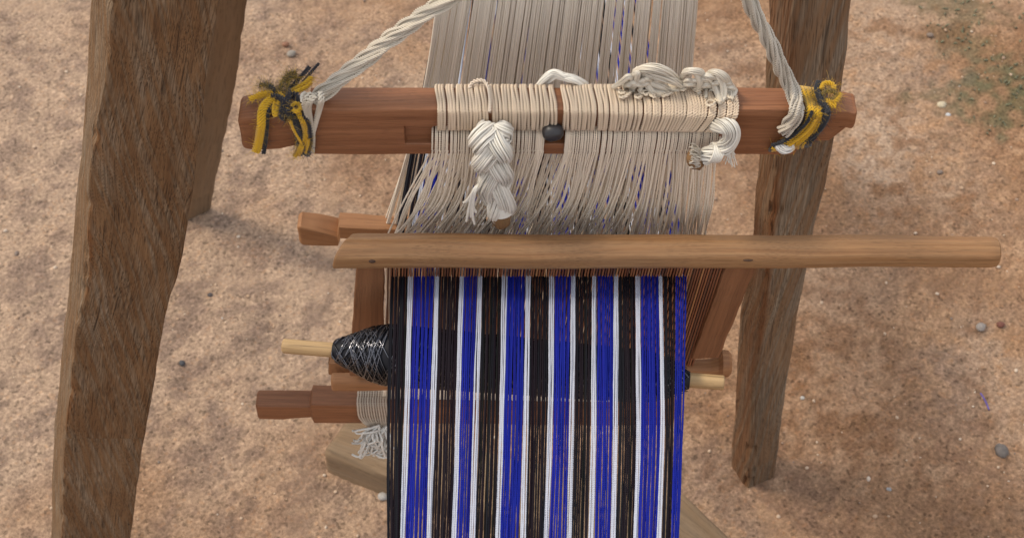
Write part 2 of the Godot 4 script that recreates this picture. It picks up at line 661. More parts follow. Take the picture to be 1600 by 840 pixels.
	for i in size * size:
		var f1 := d1[i] / 255.0
		var f2 := d2[i] / 255.0
		var f3 := d3[i] / 255.0
		var t := 0.84 + (f1 - 0.5) * 0.28 + (f2 - 0.5) * 0.24 + (f3 - 0.5) * 0.05
		var red := 1.0
		if f3 > 0.93:
			t += 0.08
		elif f3 < 0.06:
			t -= 0.12
		elif f3 > 0.45 and f3 < 0.5:
			red = 1.03
		a[i * 3] = clampi(int(255.0 * t * red), 0, 255); a[i * 3 + 1] = clampi(int(255.0 * t), 0, 255); a[i * 3 + 2] = clampi(int(255.0 * t * (2.0 - red)), 0, 255)
		hb[i] = clampi(int(255.0 * (0.5 + (f1 - 0.5) * 0.6 + (f2 - 0.5) * 0.3 + (f3 - 0.5) * 0.35)), 0, 255)
	var m := StandardMaterial3D.new()
	m.albedo_texture = ImageTexture.create_from_image(Image.create_from_data(size, size, false, Image.FORMAT_RGB8, a))
	m.heightmap_enabled = true
	m.heightmap_texture = ImageTexture.create_from_image(Image.create_from_data(size, size, false, Image.FORMAT_L8, hb))
	m.heightmap_scale = 0.10
	m.vertex_color_use_as_albedo = true
	m.roughness = 0.95
	m.metallic_specular = 0.25
	var o := single("ground", b.mesh(), m, "", "", "", "structure")
	o.set_meta("label", "bare tan sandy ground with brown patches and grit")
	# loose grit, too many to count
	var stone := SphereMesh.new()
	stone.radius = 0.5; stone.height = 0.8; stone.radial_segments = 7; stone.rings = 4
	var mm := MultiMesh.new()
	mm.transform_format = MultiMesh.TRANSFORM_3D
	mm.use_colors = true
	mm.mesh = stone
	mm.instance_count = 1500
	var tones := [Color(0.5, 0.36, 0.25), Color(0.42, 0.28, 0.18), Color(0.56, 0.44, 0.33), Color(0.3, 0.2, 0.14), Color(0.52, 0.42, 0.33), Color(0.2, 0.15, 0.12)]
	for i in mm.instance_count:
		var p := Vector3(rnd(-0.75, 0.75), 0, rnd(-1.6, -0.6))
		var r := 0.0007 + 0.0016 * pow(rng.randf(), 3.0)
		if rng.randf() < 0.012:
			r *= 1.9
		p.y = roll.get_noise_2d(p.x, p.z) * 0.004 + clump.get_noise_2d(p.x, p.z) * 0.0015 + r * 0.35
		var basis_ := Basis.from_euler(Vector3(rnd(0, 6), rnd(0, 6), rnd(0, 6))).scaled(Vector3(rnd(1.6, 2.4), rnd(1.2, 1.8), rnd(1.6, 2.6)) * r)
		mm.set_instance_transform(i, Transform3D(basis_, p))
		mm.set_instance_color(i, tones[[0, 0, 1, 1, 2, 2, 3, 4, 0, 5][rng.randi() % 10]])
	var mi := MultiMeshInstance3D.new()
	mi.name = "grit"
	mi.multimesh = mm
	var gm := fibre_mat(0.85)
	mi.material_override = gm
	add_child(mi)
	mi.set_meta("label", "fine loose grit strewn over the tan ground"); mi.set_meta("category", "grit"); mi.set_meta("kind", "stuff")
	# tiny weeds in the upper right corner
	var wb := MB.new()
	for s in [[1500, 20, 0.05, 120], [1520, 75, 0.05, 90], [1545, 165, 0.05, 90], [1600, 175, 0.04, 60], [1575, 115, 0.05, 60], [1560, 40, 0.06, 60]]:
		var ctr := lvl(s[0], s[1], 0.0)
		for k in int(s[3] * 0.3):
			var q := ctr + Vector3(rng.randfn(0, 0.5) * s[2], 0, rng.randfn(0, 0.5) * s[2])
			q.y = roll.get_noise_2d(q.x, q.z) * 0.004 + clump.get_noise_2d(q.x, q.z) * 0.0015
			if blot.get_noise_2d(q.x, q.z) + blot2.get_noise_2d(q.x, q.z) < -0.15:
				continue
			var ang := rnd(0, TAU)
			var dir := Vector3(cos(ang), rnd(0.3, 1.1), sin(ang))
			var l := rnd(0.002, 0.006)
			var tone := rnd(0.6, 1.3)
			wb.col = Color(0.15 * tone, 0.15 * tone, 0.09 * tone)
			wb.tube(PackedVector3Array([q, q + dir * l * 0.5, q + dir * l + Vector3(0, -l * 0.25, 0)]), PackedFloat32Array([0.0006, 0.0012, 0.0002]), 4)
	var wo := single("ground_weeds", wb.mesh(), fibre_mat(0.8), "tiny green weeds on the ground in the upper right corner", "weeds", "", "stuff")
	wo.set_meta("kind", "stuff")

# ---------------------------------------------------------------- posts
func edge(pts: Array, hd0: float, hd1: float, n: int) -> PackedVector3Array:
	var raw := []
	var y0: float = pts[0][1]
	var y1: float = pts[pts.size() - 1][1]
	for p in pts:
		raw.append(at(p[0], p[1], lerpf(hd0, hd1, (p[1] - y0) / (y1 - y0))))
	var s := spline(raw, 12)
	var total := 0.0
	for i in s.size() - 1:
		total += s[i].distance_to(s[i + 1])
	var out := PackedVector3Array()
	var acc := 0.0
	var i := 0
	for k in n:
		var want := total * k / (n - 1)
		while i < s.size() - 2 and acc + s[i].distance_to(s[i + 1]) < want:
			acc += s[i].distance_to(s[i + 1])
			i += 1
		var l := s[i].distance_to(s[i + 1])
		out.append(s[i].lerp(s[i + 1], clampf((want - acc) / maxf(l, 0.000001), 0, 1)))
	return out

func hewn(A: PackedVector3Array, B: PackedVector3Array, C: PackedVector3Array, back: Vector3, corner: float, rough: float, seed_: int) -> Array:
	var nz := noise(seed_, 60.0, 2)
	var chip := noise(seed_ + 1, 22.0, 3)
	var rings := []
	for i in A.size():
		var D := A[i] + C[i] - B[i] + back
		var ring := rounded_quad([A[i], B[i], C[i], D], corner, 3, 12)
		var mid := (A[i] + C[i]) * 0.5
		for j in ring.size():
			var p := ring[j]
			var d := (p - mid).normalized()
			var k := nz.get_noise_3d(p.x, p.y * 0.18, p.z) * rough + chip.get_noise_3d(p.x * 0.6, p.y * 0.9, p.z * 0.6) * rough * 1.2
			if j >= 15 and j <= 20:      # chipped front arris
				k -= maxf(0.0, chip.get_noise_3d(p.x * 0.4, p.y * 1.6 + 5.0, p.z * 0.4) - 0.08) * 0.007
			ring[j] = p + d * k
		rings.append(ring)
	return rings

func build_posts() -> void:
	# near post on the left
	var n := 190
	var A := edge([[146, -130], [140, 0], [131, 180], [119, 300], [108, 420], [95, 560], [82, 700], [79, 840], [78, 980]], 0.725, 0.725, n)
	var B := edge([[180, -130], [172, 0], [166, 110], [150, 190], [139, 280], [134, 420], [121, 500], [113, 570], [100, 700], [95, 840], [90, 980]], 0.685, 0.685, n)
	var C := edge([[362, -130], [345, 0], [326, 110], [316, 190], [297, 330], [281, 420], [259, 490], [240, 600], [220, 720], [205, 840], [188, 980]], 0.70, 0.70, n)
	var rings := hewn(A, B, C, Vector3(0.0, 0, 0), 0.003, 0.0008, 201)
	var foot := rings[rings.size() - 1] as PackedVector3Array
	var t := thing("wooden_post", "thick rough sawn post nearest the camera at far left, dark front and grey side", "post", Vector3(foot[0].x, 0, foot[0].z), "rough wooden posts of the loom frame")
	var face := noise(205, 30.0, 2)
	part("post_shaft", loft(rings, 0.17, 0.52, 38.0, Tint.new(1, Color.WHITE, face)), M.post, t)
	# back leg
	n = 90
	B = edge([[350, -130], [335, 0], [315, 170], [293, 343]], 0.955, 1.115, n)
	C = edge([[408, -130], [389, 0], [366, 150], [331, 325]], 0.975, 1.131, n)
	A = PackedVector3Array()
	for p in B:
		A.append(p + Vector3(-0.045, 0, -0.02))
	rings = hewn(A, B, C, Vector3.ZERO, 0.004, 0.001, 221)
	t = thing("wooden_post", "pale back leg standing behind the thick left post", "post", Vector3(B[n - 1].x, 0, B[n - 1].z), "rough wooden posts of the loom frame")
	part("post_shaft", loft(rings, 0.2, 0.5, 38.0, Tint.new(0, Color(0.95, 0.95, 0.95))), M.plank, t)
	# right post
	n = 170
	A = edge([[1209, -130], [1201, 0], [1194, 130], [1184, 250], [1176, 330], [1171, 400], [1156, 490], [1150, 560], [1147, 630], [1142, 700], [1141, 727]], 0.80, 0.816, n)
	B = edge([[1252, -130], [1243, 0], [1234, 130], [1217, 250], [1209, 330], [1203, 400], [1194, 480], [1185, 540], [1178, 600], [1173, 690], [1168, 768]], 0.772, 0.789, n)
	C = edge([[1352, -130], [1335, 0], [1322, 110], [1303, 230], [1282, 330], [1268, 400], [1251, 480], [1240, 550], [1229, 620], [1219, 700], [1212, 744]], 0.80, 0.805, n)
	rings = hewn(A, B, C, Vector3.ZERO, 0.004, 0.0009, 231)
	t = thing("wooden_post", "rough post standing right of the loom, two faces meeting in a worn brown edge", "post", Vector3(B[n - 1].x, 0, B[n - 1].z), "rough wooden posts of the loom frame")
	var nz := noise(235, 14.0, 3)
	part("post_shaft", loft(rings, 0.19, 0.6, 38.0, Tint.new(2, Color.WHITE, nz)), M.far_post, t)

func build_plank() -> void:
	var h := 0.03
	var ends := [[lvl(540, 652, h), lvl(502, 705, h)], [lvl(800, 712, h), lvl(780, 806, h)], [lvl(1068, 768, h), lvl(1030, 896, h)], [lvl(1150, 846, h), lvl(1090, 915, h)]]
	var nz := noise(301, 25.0, 3)
	var rings := []
	for i in 60:
		var f := i / 59.0 * 3.0
		var k := mini(int(f), 2)
		var u := f - k
		var a: Vector3 = ends[k][0].lerp(ends[k + 1][0], u)
		var b: Vector3 = ends[k][1].lerp(ends[k + 1][1], u)
		var ring := rounded_quad([a, b, b + Vector3(0, -h - 0.01, 0.004), a + Vector3(0, -h - 0.01, -0.004)], 0.007, 3, 5)
		for j in ring.size():
			ring[j] += Vector3(0, 1, 0.5) * nz.get_noise_3d(ring[j].x * 0.4, ring[j].y, ring[j].z) * 0.004
		rings.append(ring)
	single("base_plank", loft(softened(rings, 0.006), 0.2, 0.4), M.plank, "pale weathered plank lying on the ground beneath the striped threads", "plank")

# ---------------------------------------------------------------- bars
# stations: picture x, heights of the back top edge, the front top edge and the front bottom edge; the front face stands hd metres ahead
func squared_bar(st: Array, hd: float, corner: float, fine := 0.004) -> Array:
	var rings := []
	for s in st:
		var h2: float = hd + (s[4] if s.size() > 4 else 0.0)
		var e := at(s[0], s[2], h2)
		var bt := lvl(s[0], s[1], e.y)
		var low := at(s[0], s[3], h2)
		var x := e.x
		rings.append(rounded_quad([Vector3(x, e.y, bt.z), Vector3(x, e.y, e.z), Vector3(x, low.y, e.z), Vector3(x, low.y, bt.z)], corner, 3, 3))
	var out := [rings[0]]
	for i in rings.size() - 1:
		var l: float = rings[i][0].distance_to(rings[i + 1][0])
		var k := maxi(1, int(l / fine))
		for q in range(1, k + 1):
			var ring := PackedVector3Array()
			for j in rings[i].size():
				ring.append(rings[i][j].lerp(rings[i + 1][j], float(q) / k))
			out.append(ring)
	return out

func worn(rings: Array, amp: float, seed_: int) -> Array:
	var nz := noise(seed_, 35.0, 3)
	for i in rings.size():
		var r: PackedVector3Array = rings[i]
		var m := Vector3.ZERO
		for p in r:
			m += p
		m /= r.size()
		for j in r.size():
			r[j] += (r[j] - m).normalized() * nz.get_noise_3d(r[j].x * 0.5, r[j].y * 2.0, r[j].z * 2.0) * amp
		rings[i] = r
	return rings

func build_lower_bars() -> void:
	# lower bar of the front heddles
	var r := squared_bar([[398, 608, 634, 655, 0.001], [440, 608, 635, 656, 0.001], [483, 608, 636, 653, 0.0025], [486, 600, 632, 662], [560, 603, 634, 662], [800, 606, 637, 664], [1056, 609, 640, 666]], 0.683, 0.0016)
	var t := thing("lower_heddle_bar", "slim red brown notched bar low at left, passing behind the striped threads", "bar", at(720, 634, 0.69))
	part("bar", loft(softened(worn(r, 0.0008, 401), 0.002), 0.14, 0.4), M.bar, t)
	# lower bar of the rear heddles
	r = squared_bar([[463, 328, 354, 384], [495, 332, 362, 385], [526, 338, 370, 386, 0.002], [529, 330, 354, 374], [600, 334, 358, 378], [800, 343, 367, 388], [1080, 356, 380, 402]], 0.772, 0.002)
	t = thing("lower_heddle_bar", "light brown bar with a notched block end, left of the strings above the beater", "bar", at(760, 360, 0.78))
	part("bar", loft(softened(worn(r, 0.001, 402), 0.003), 0.14, 0.4), M.pale_bar, t)
	# cord wound on the low bar and its loose tassel
	t = thing("cord_wrapping", "short grey cream cord wrapping on the low bar beside the black threads", "cord", at(580, 634, 0.69))
	for i in 12:
		var px := 559.0 + i * 4.0
		var x := at(px, 634, 0.683).x
		var y1 := at(px, 633, 0.683).y
		var y0 := at(px, 662, 0.683).y
		var b := MB.new()
		b.col = shade(cream, rnd(0.75, 0.95))
		var low := at(lerpf(578, 603, i / 11.0), 668, 0.680)
		b.ply(spline([Vector3(x, y0, -0.697), Vector3(x, y1 + 0.0012, -0.6965), Vector3(x, y1 + 0.0014, -0.690), Vector3(x, y1 + 0.0012, -0.6822), Vector3(x + 0.0005, lerpf(y1, y0, 0.6), -0.6815), low], 10), 0.0009, 2, 0.0032, 4, 0.0007)
		part("cord_turn", b.mesh(), M.cord, t)
	t = thing("yarn_tassel", "loose white yarn tassel hanging under the low left bar", "tassel", at(580, 690, 0.68))
	var fb := MB.new()
	for i in 60:
		var p0 := at(rnd(578, 605), rnd(664, 672), 0.681 + rnd(-0.004, 0.004))
		var a := rnd(-1.0, 1.0)
		fb.col = shade(Color(0.72, 0.69, 0.63), rnd(0.75, 1.05))
		var p2 := at(clampf(585 + a * 28, 556, 640), rnd(690, 716), 0.676 + rnd(-0.006, 0.006))
		if i < 6:
			p2 = at(rnd(553, 572), rnd(672, 700), 0.676)
		var p1 := (p0 + p2) * 0.5 + Vector3(rnd(-0.004, 0.004), rnd(0.0, 0.006), rnd(0.0, 0.006))
		fb.tube(spline([p0, p1, p2 + Vector3(rnd(-.003, .003), 0, 0), p2 + Vector3(rnd(-.006, .006), rnd(0.0, 0.006), rnd(-.002, .004))], 6), 0.0009, 5)
	part("yarn_ends", fb.mesh(), M.silk, t).set_meta("kind", "stuff")

func build_second_heddles() -> void:
	var t := thing("string_heddles", "tall sheet of upright cream strings rising behind the main bar to the top edge", "heddles", at(880, 350, 0.78), "string heddles of the loom")
	var count := 286
	var walk := 0.0
	for i in count:
		var layer := i % 2
		var u := (i + 0.5) / count
		walk = clampf(walk + rnd(-1.2, 1.2), -4.0, 4.0)
		if rng.randf() < 0.06:
			walk = rnd(-4.0, 4.0)
		var hd := 0.776 + 0.006 * layer
		var x0 := lerpf(684, 1088, u) + walk * 0.8
		var x1 := lerpf(659, 1077, u) + walk + rnd(-1.0, 1.0)
		var x2 := lerpf(628, 1066, u) + walk * 1.2 + rnd(-3.0, 3.0)
		if u < 0.05:
			x2 -= rnd(5, 35)
		var top := at(x0, 0, hd)
		var mid := at(x1, 150, hd)
		var low := at(x2, 352, hd + 0.002)
		var up := top + (top - mid) * 0.9
		var b := MB.new()
		b.col = shade(Color(0.94, 0.84, 0.70), rnd(0.85, 1.08))
		b.tube(spline([up, top, mid, low], 14), 0.00062 + rnd(-0.00006, 0.0001), 5, 0.0030)
		part("heddle_string", b.mesh(), M.string, t)

# ---------------------------------------------------------------- warp
func build_warp() -> void:
	# boundaries between stripes at three picture heights
	var kinds := "KWBWKWBWKWBWKWBWKWBWKWBWKB"
	var e0 := [611, 637, 646, 679, 687, 718, 725, 746, 754, 784, 793, 821, 830, 857, 867, 892, 900, 925, 933, 959, 967, 992, 1001, 1029, 1036, 1055, 1074]
	var e1 := [604, 630, 640, 671, 680.5, 711, 719, 738.5, 749, 779, 787, 817, 826.5, 854.5, 864.5, 889, 898, 923, 932.5, 957.5, 966.5, 994, 1001.5, 1031.5, 1038.5, 1053, 1068]
	var e2 := [605, 625, 632.5, 666, 674.5, 705.5, 712.5, 733, 742, 773.5, 781, 811.5, 822, 849.5, 857, 885, 893, 919, 928, 954, 962, 989.5, 996.5, 1026, 1034, 1048, 1061]
	var h := 0.455
	var t := thing("warp_threads", "sheet of stretched warp threads striped blue, black and white", "yarn", lvl(840, 600, h))
	var tones := {"K": Color(0.017, 0.014, 0.018), "W": Color(0.52, 0.54, 0.62), "B": Color(0.015, 0.022, 0.24)}
	var names := {"K": "black_thread", "W": "white_thread", "B": "blue_thread"}
	# the bobbin under the sheet lifts it a little
	var ba := lvl(520, 547, 0.437); var bb := lvl(1078, 594, 0.437)
	for s in kinds.length():
		var k := kinds[s]
		var wide: float = e1[s + 1] - e1[s]
		var cnt := 3 if k == "W" else maxi(5, int(round(wide / 3.05)))
		for i in cnt:
			var u := (i + 0.5) / cnt
			if k != "W":      # threads run two to a dent
				u += (0.09 if i % 2 == 0 else -0.09) / cnt
			var j := rnd(-0.5, 0.5)
			var x0 := lerpf(e0[s], e0[s + 1], lerpf(u, 0.5, 0.12 if k == "W" else 0.0)) + j + rnd(-0.25, 0.25)
			var x1 := lerpf(e1[s], e1[s + 1], u) + j + rnd(-0.45, 0.45)
			var x2 := lerpf(e2[s], e2[s + 1], u) + j + rnd(-0.3, 0.3)
			var p0 := lvl(x0, 423, h + 0.003)
			var p1 := lvl(x1, 660, h)
			var p2 := lvl(x2, 840, h - 0.002)
			var far := p0 + Vector3((p0.x - 0.036) * -0.50, -0.004 + rnd(-0.003, 0.003), -0.62)
			far.x += rnd(-0.002, 0.002)
			var near := p2 + (p2 - p1) * 0.9
			var mid := p0 + Vector3(rnd(-0.0015, 0.0015), -0.004, -0.035)
			var raw := spline([near, p2, p1, p0], 30)
			for q in 6:
				raw.append(p0.lerp(mid, (q + 1) / 6.0))
			for q in 24:
				raw.append(mid.lerp(far, (q + 1) / 24.0))
			var rad := PackedFloat32Array()
			var ph1 := rnd(0, TAU)
			var ph2 := rnd(0, TAU)
			for q in raw.size():
				var p: Vector3 = raw[q]
				p.x += 0.00013 * sin(p.z * 38.0 + ph1) + 0.00008 * sin(p.z * 95.0 + ph2)
				p.y += 0.0004 * sin(p.z * 30.0 + ph2)
				var fr := clampf((p.x - ba.x) / (bb.x - ba.x), 0.0, 1.0)
				var bz := lerpf(ba.z, bb.z, fr)
				var dz := (p.z - bz) / 0.03
				var prof := bobbin_radius(fr)
				raw[q] = p + Vector3(0, maxf(0.0, 0.437 + prof + 0.0012 - p.y) * exp(-dz * dz) if p.z > -0.66 else 0.0, 0)
				rad.append((0.00053 if k == "W" else 0.00061) * (1.0 + rnd(-0.1, 0.12)))
			var b := MB.new()
			b.col = shade(tones[k], rnd(0.8, 1.2) if k != "W" else rnd(0.93, 1.04))
			b.tube(raw, rad, 6, 0.0030)
			part(names[k], b.mesh(), M.thread, t)

func bobbin_radius(f: float) -> float:
	if f < 0.0 or f > 1.0:
		return 0.0
	if f < 0.045:
		return lerpf(0.0060, 0.0104, f / 0.045)
	if f < 0.107:
		return lerpf(0.0104, 0.0166, (f - 0.045) / 0.062)
	if f < 0.17:
		return lerpf(0.0166, 0.0190, sin((f - 0.107) / 0.063 * PI * 0.5))
	if f > 0.86:
		return lerpf(0.0160, 0.006, pow((f - 0.86) / 0.14, 1.6))
	return lerpf(0.0190, 0.0160, (f - 0.17) / 0.69)

func build_bobbin() -> void:
	var a := lvl(520, 547, 0.437); var b := lvl(1078, 594, 0.437)
	var d := (b - a).normalized()
	var t := thing("bobbin", "long bobbin wound with glossy black yarn lying under the striped threads", "bobbin", (a + b) * 0.5)
	var l0 := lvl(441, 540, 0.437)
	var r1 := lvl(1132, 598, 0.437)
	var prof := []
	for i in 30:
		prof.append([i / 29.0, 0.0047])
	var st := lathe_along(l0, a + (b - a) * 0.5, prof, 8)
	part("stick_end", loft(softened(st, 0.001), 0.05, 0.3, 50.0), M.stick, t)
	st = lathe_along(a + (b - a) * 0.5 + d * 0.0005, r1, prof, 8)
	part("stick_end", loft(softened(st, 0.001), 0.05, 0.3, 50.0), M.stick, t)
	prof = []
	for i in 61:
		prof.append([i / 60.0, bobbin_radius(i / 60.0) - 0.0006])
	var core := fibre_mat(0.5, 0.0, 0.3)
	part("wound_core", loft(lathe_along(a, b, prof, 32, 0.01), 0.05, 0.05, 38.0, Tint.new(0, Color(0.012, 0.012, 0.016))), core, t)
	var n1 := d.cross(Vector3.UP).normalized()
	var n2 := n1.cross(d)
	var mb := MB.new()
	for k in 84:
		var dirn := 1.0 if k % 2 == 0 else -1.0
		var turns := rnd(2.4, 6.5)
		var ph := rnd(0, TAU)
		var f0 := rnd(0.0, 0.05); var f1 := rnd(0.93, 1.0)
		if k % 3 == 0:
			f1 = rnd(0.25, 0.6)
			turns *= 0.5
		elif k % 3 == 1:
			f0 = rnd(0.3, 0.6)
			turns *= 0.5
		var steps := int(turns * 36)
		var p := PackedVector3Array()
		var wv := rnd(0, 9)
		for i in steps + 1:
			var f := lerpf(f0, f1, float(i) / steps + 0.02 * sin(i * 0.05 + wv))
			f = clampf(f, 0.002, 0.998)
			var g := ph + dirn * TAU * turns * i / steps
			p.append(a.lerp(b, f) + (n1 * cos(g) + n2 * sin(g)) * (bobbin_radius(f) + 0.0001 + 0.0005 * rng.randf()))
		mb.col = shade(Color(0.09, 0.09, 0.10), rnd(0.4, 2.2))
		mb.tube(p, 0.00036, 5)
	part("yarn_winding", mb.mesh(), M.gloss, t).set_meta("kind", "stuff")

# ---------------------------------------------------------------- beater with its reed
func board(c: Array, hd: float, thick: float, corner: float) -> ArrayMesh:      # a board whose front outline is given from the upper left, clockwise
	var rings := []
	for i in 40:
		var f := i / 39.0
		var l := at(c[0][0], c[0][1], hd).lerp(at(c[3][0], c[3][1], hd), f)
		var r := at(c[1][0], c[1][1], hd).lerp(at(c[2][0], c[2][1], hd), f)
		rings.append(rounded_quad([l + Vector3(0, 0, -thick), l, r, r + Vector3(0, 0, -thick)], corner, 3, 3))
	return loft(worn(softened(rings, 0.001), 0.0007, 611), 0.12, 0.3)

func build_beater() -> void:
	var t := thing("beater", "wooden beater with long smooth top rail and reed of thin slats across the threads", "beater", at(860, 575, 0.66))
	# top rail
	var stations := [[536, 392, 27.5], [620, 392.5, 27.5], [900, 393, 27], [1200, 393, 26], [1400, 393, 25], [1549, 393, 24], [1557, 393, 22], [1561, 393, 17]]
	var rings := []
	var nz := noise(601, 30.0, 2)
	for i in stations.size() - 1:
		var k := 24 if i < 5 else 3
		for q in (k if i < stations.size() - 2 else k + 1):
			var f := float(q) / k
			var px: float = lerpf(stations[i][0], stations[i + 1][0], f)
			var py: float = lerpf(stations[i][1], stations[i + 1][1], f)
			var rad: float = lerpf(stations[i][2], stations[i + 1][2], f) / 2495.0
			var c := at(px, py, 0.655) + Vector3(0, 0.0003 * sin(px * 0.011) + 0.00012 * sin(px * 0.029), 0.0004 * sin(px * 0.017))
			var ring := PackedVector3Array()
			for j in 40:
				var g := TAU * j / 40.0
				# round with flats worn on it
				var flat := minf(1.0, 0.955 / maxf(cos(fposmod(g + 0.35 + PI / 7, TAU / 7) - PI / 7), 0.01))
				var off := Vector3(0, cos(g), sin(g)) * rad * flat * (1.0 + 0.025 * nz.get_noise_3d(c.x, cos(g) * 0.02, sin(g) * 0.02) + 0.02 * nz.get_noise_3d(c.x * 4.0, cos(g) * 0.06, sin(g) * 0.06))
				var p := c + off
				if i == 0 and q < 6:      # the oblique cut on the left end
					p.x += (upv.dot(off) * 0.55 - fwd.dot(off) * -0.25) * (1.0 - q / 6.0)
				ring.append(p)
			rings.append(ring)
	var rail := part("top_rail", loft(softened(rings, 0.0012), 0.07, 0.42, 30.0), M.rail, t)
	for s in [[583, 415.5, 0.0022, 0.0014], [1166, 413.5, 0.0032, 0.0007]]:
		var kn := SphereMesh.new()
		kn.radius = 1.0; kn.height = 2.0; kn.radial_segments = 14; kn.rings = 8
		var o := MeshInstance3D.new()
		o.name = "peg_end"
		o.mesh = kn
		var dm := StandardMaterial3D.new()
		dm.albedo_color = Color(0.25, 0.165, 0.11); dm.roughness = 0.8
		o.material_override = dm
		rail.add_child(o, true)
		var c := at(s[0], 392, 0.655)
		var dirn := (at(s[0], s[1], 0.64) - c)
		dirn.x = 0.0
		o.position = c + dirn.normalized() * 0.0103 - t.position - rail.position
		o.scale = Vector3(s[2], s[3], 0.0012)
		o.rotation.x = atan2(-dirn.y, dirn.z)
	# uprights
	part("upright", board([[557, 400], [600, 400], [598, 588], [546, 588]], 0.655, 0.009, 0.0012), M.frame, t)
	part("upright", board([[1141, 400], [1189, 400], [1124, 560], [1081, 562]], 0.655, 0.009, 0.0012), M.frame, t)
	# bottom rail
	var br := []
	var bs := [[518, 597, 15.0, 12], [600, 595, 15.0, 12], [800, 588, 14, 12], [1000, 580, 13.5, 12], [1110, 575, 13.5, 12], [1122, 572, 14.0, 13], [1128, 568, 20, 19], [1138, 568, 19, 18], [1143, 568, 14, 14]]
	for i in bs.size() - 1:
		var k := 10
		for q in (k if i < bs.size() - 2 else k + 1):
			var f := float(q) / k
			var c := at(lerpf(bs[i][0], bs[i + 1][0], f), lerpf(bs[i][1], bs[i + 1][1], f), 0.66)
			var ry: float = lerpf(bs[i][2], bs[i + 1][2], f) / 2270.0
			var rz: float = lerpf(bs[i][3], bs[i + 1][3], f) / 2270.0
			var ring := PackedVector3Array()
			for j in 28:
				var g := TAU * j / 28.0
				var sq := 1.0 / pow(pow(absf(cos(g)), 3.0) + pow(absf(sin(g)), 3.0), 1.0 / 3.0)
				ring.append(c + Vector3(0, cos(g) * ry, sin(g) * rz) * sq)
			br.append(ring)
	part("bottom_rail", loft(worn(softened(br, 0.0015), 0.0008, 605), 0.1, 0.35), M.pale_bar, t)
	# a second slip of wood behind the left end of the bottom rail
	part("bottom_slip", board([[512, 568], [552, 568], [600, 585], [514, 586]], 0.67, 0.008, 0.001), M.pale_bar, t)
	# reed
	var slat_mats := []
	for tone in [Color(0.50, 0.27, 0.14), Color(0.40, 0.19, 0.09), Color(0.60, 0.38, 0.21), Color(0.32, 0.15, 0.08)]:
		var m := StandardMaterial3D.new()
		m.albedo_color = tone.lightened(0.1)
		m.roughness = 0.45
		slat_mats.append(m)
	var shape := rounded_quad([Vector3(-0.0005, 0, -0.002), Vector3(-0.0005, 0, 0.002), Vector3(0.0005, 0, 0.002), Vector3(0.0005, 0, -0.002)], 0.0002, 2, 1)
	var top_ring := PackedVector3Array()
	for p in shape:
		top_ring.append(p + Vector3(0, 1, 0))
	var slat := loft([shape, top_ring], 0.01, 1.0, 50.0)
	var n := 118
	for i in n:
		var u := (i + 0.5) / n
		var a := at(lerpf(602, 1084, u) + rnd(-0.6, 0.6), lerpf(588, 568, u), 0.66)
		var b := at(lerpf(604, 1140, u) + rnd(-0.8, 0.8), 396, 0.66)
		var o := MeshInstance3D.new()
		o.name = "reed_slat"
		o.mesh = slat
		o.material_override = slat_mats[[0, 1, 0, 2, 3, 1, 0, 3][rng.randi() % 8]]
		t.add_child(o, true)
		var y := b - a
		var xx := Vector3(1, 0, 0) - y.normalized() * y.normalized().x
		o.transform = Transform3D(Basis(xx.normalized(), y, xx.normalized().cross(y.normalized())), a - t.position)

# ---------------------------------------------------------------- the bar with its slot
const FRONT := -0.681
const BACK := -0.7003
const TOP := 0.5832
const LOW := 0.5451

func bar_x(px: float) -> float:
	return at(px, 190, 0.681).x

func slotted(x: float, top: float, low: float, fz: float, bz: float, slot: float) -> PackedVector3Array:
	var r := PackedVector3Array()
	var c := 0.0016
	var hi := minf(0.569, top - 0.004)
	var lo := maxf(0.5545, low + 0.004)
	for p in [[bz - 0.0, top - c], [bz + c * 0.3, top - c * 0.3], [bz + c, top], [(bz + fz) * 0.5, top + 0.0002], [fz - c, top], [fz - c * 0.3, top - c * 0.3], [fz, top - c], [fz, (top + hi) * 0.5], [fz, hi + 0.0006], [fz - 0.0006 * signf(slot), hi],
			[fz - slot, hi - 0.0003], [fz - slot, (hi + lo) * 0.5], [fz - slot, lo + 0.0003], [fz - 0.0006 * signf(slot), lo], [fz, lo - 0.0006], [fz, (low + lo) * 0.5], [fz, low + c], [fz - c * 0.3, low + c * 0.3], [fz - c, low], [(bz + fz) * 0.5, low], [bz + c, low], [bz, low + c], [bz, (top + low) * 0.5]]:
		r.append(Vector3(x, p[1], p[0]))
	return r

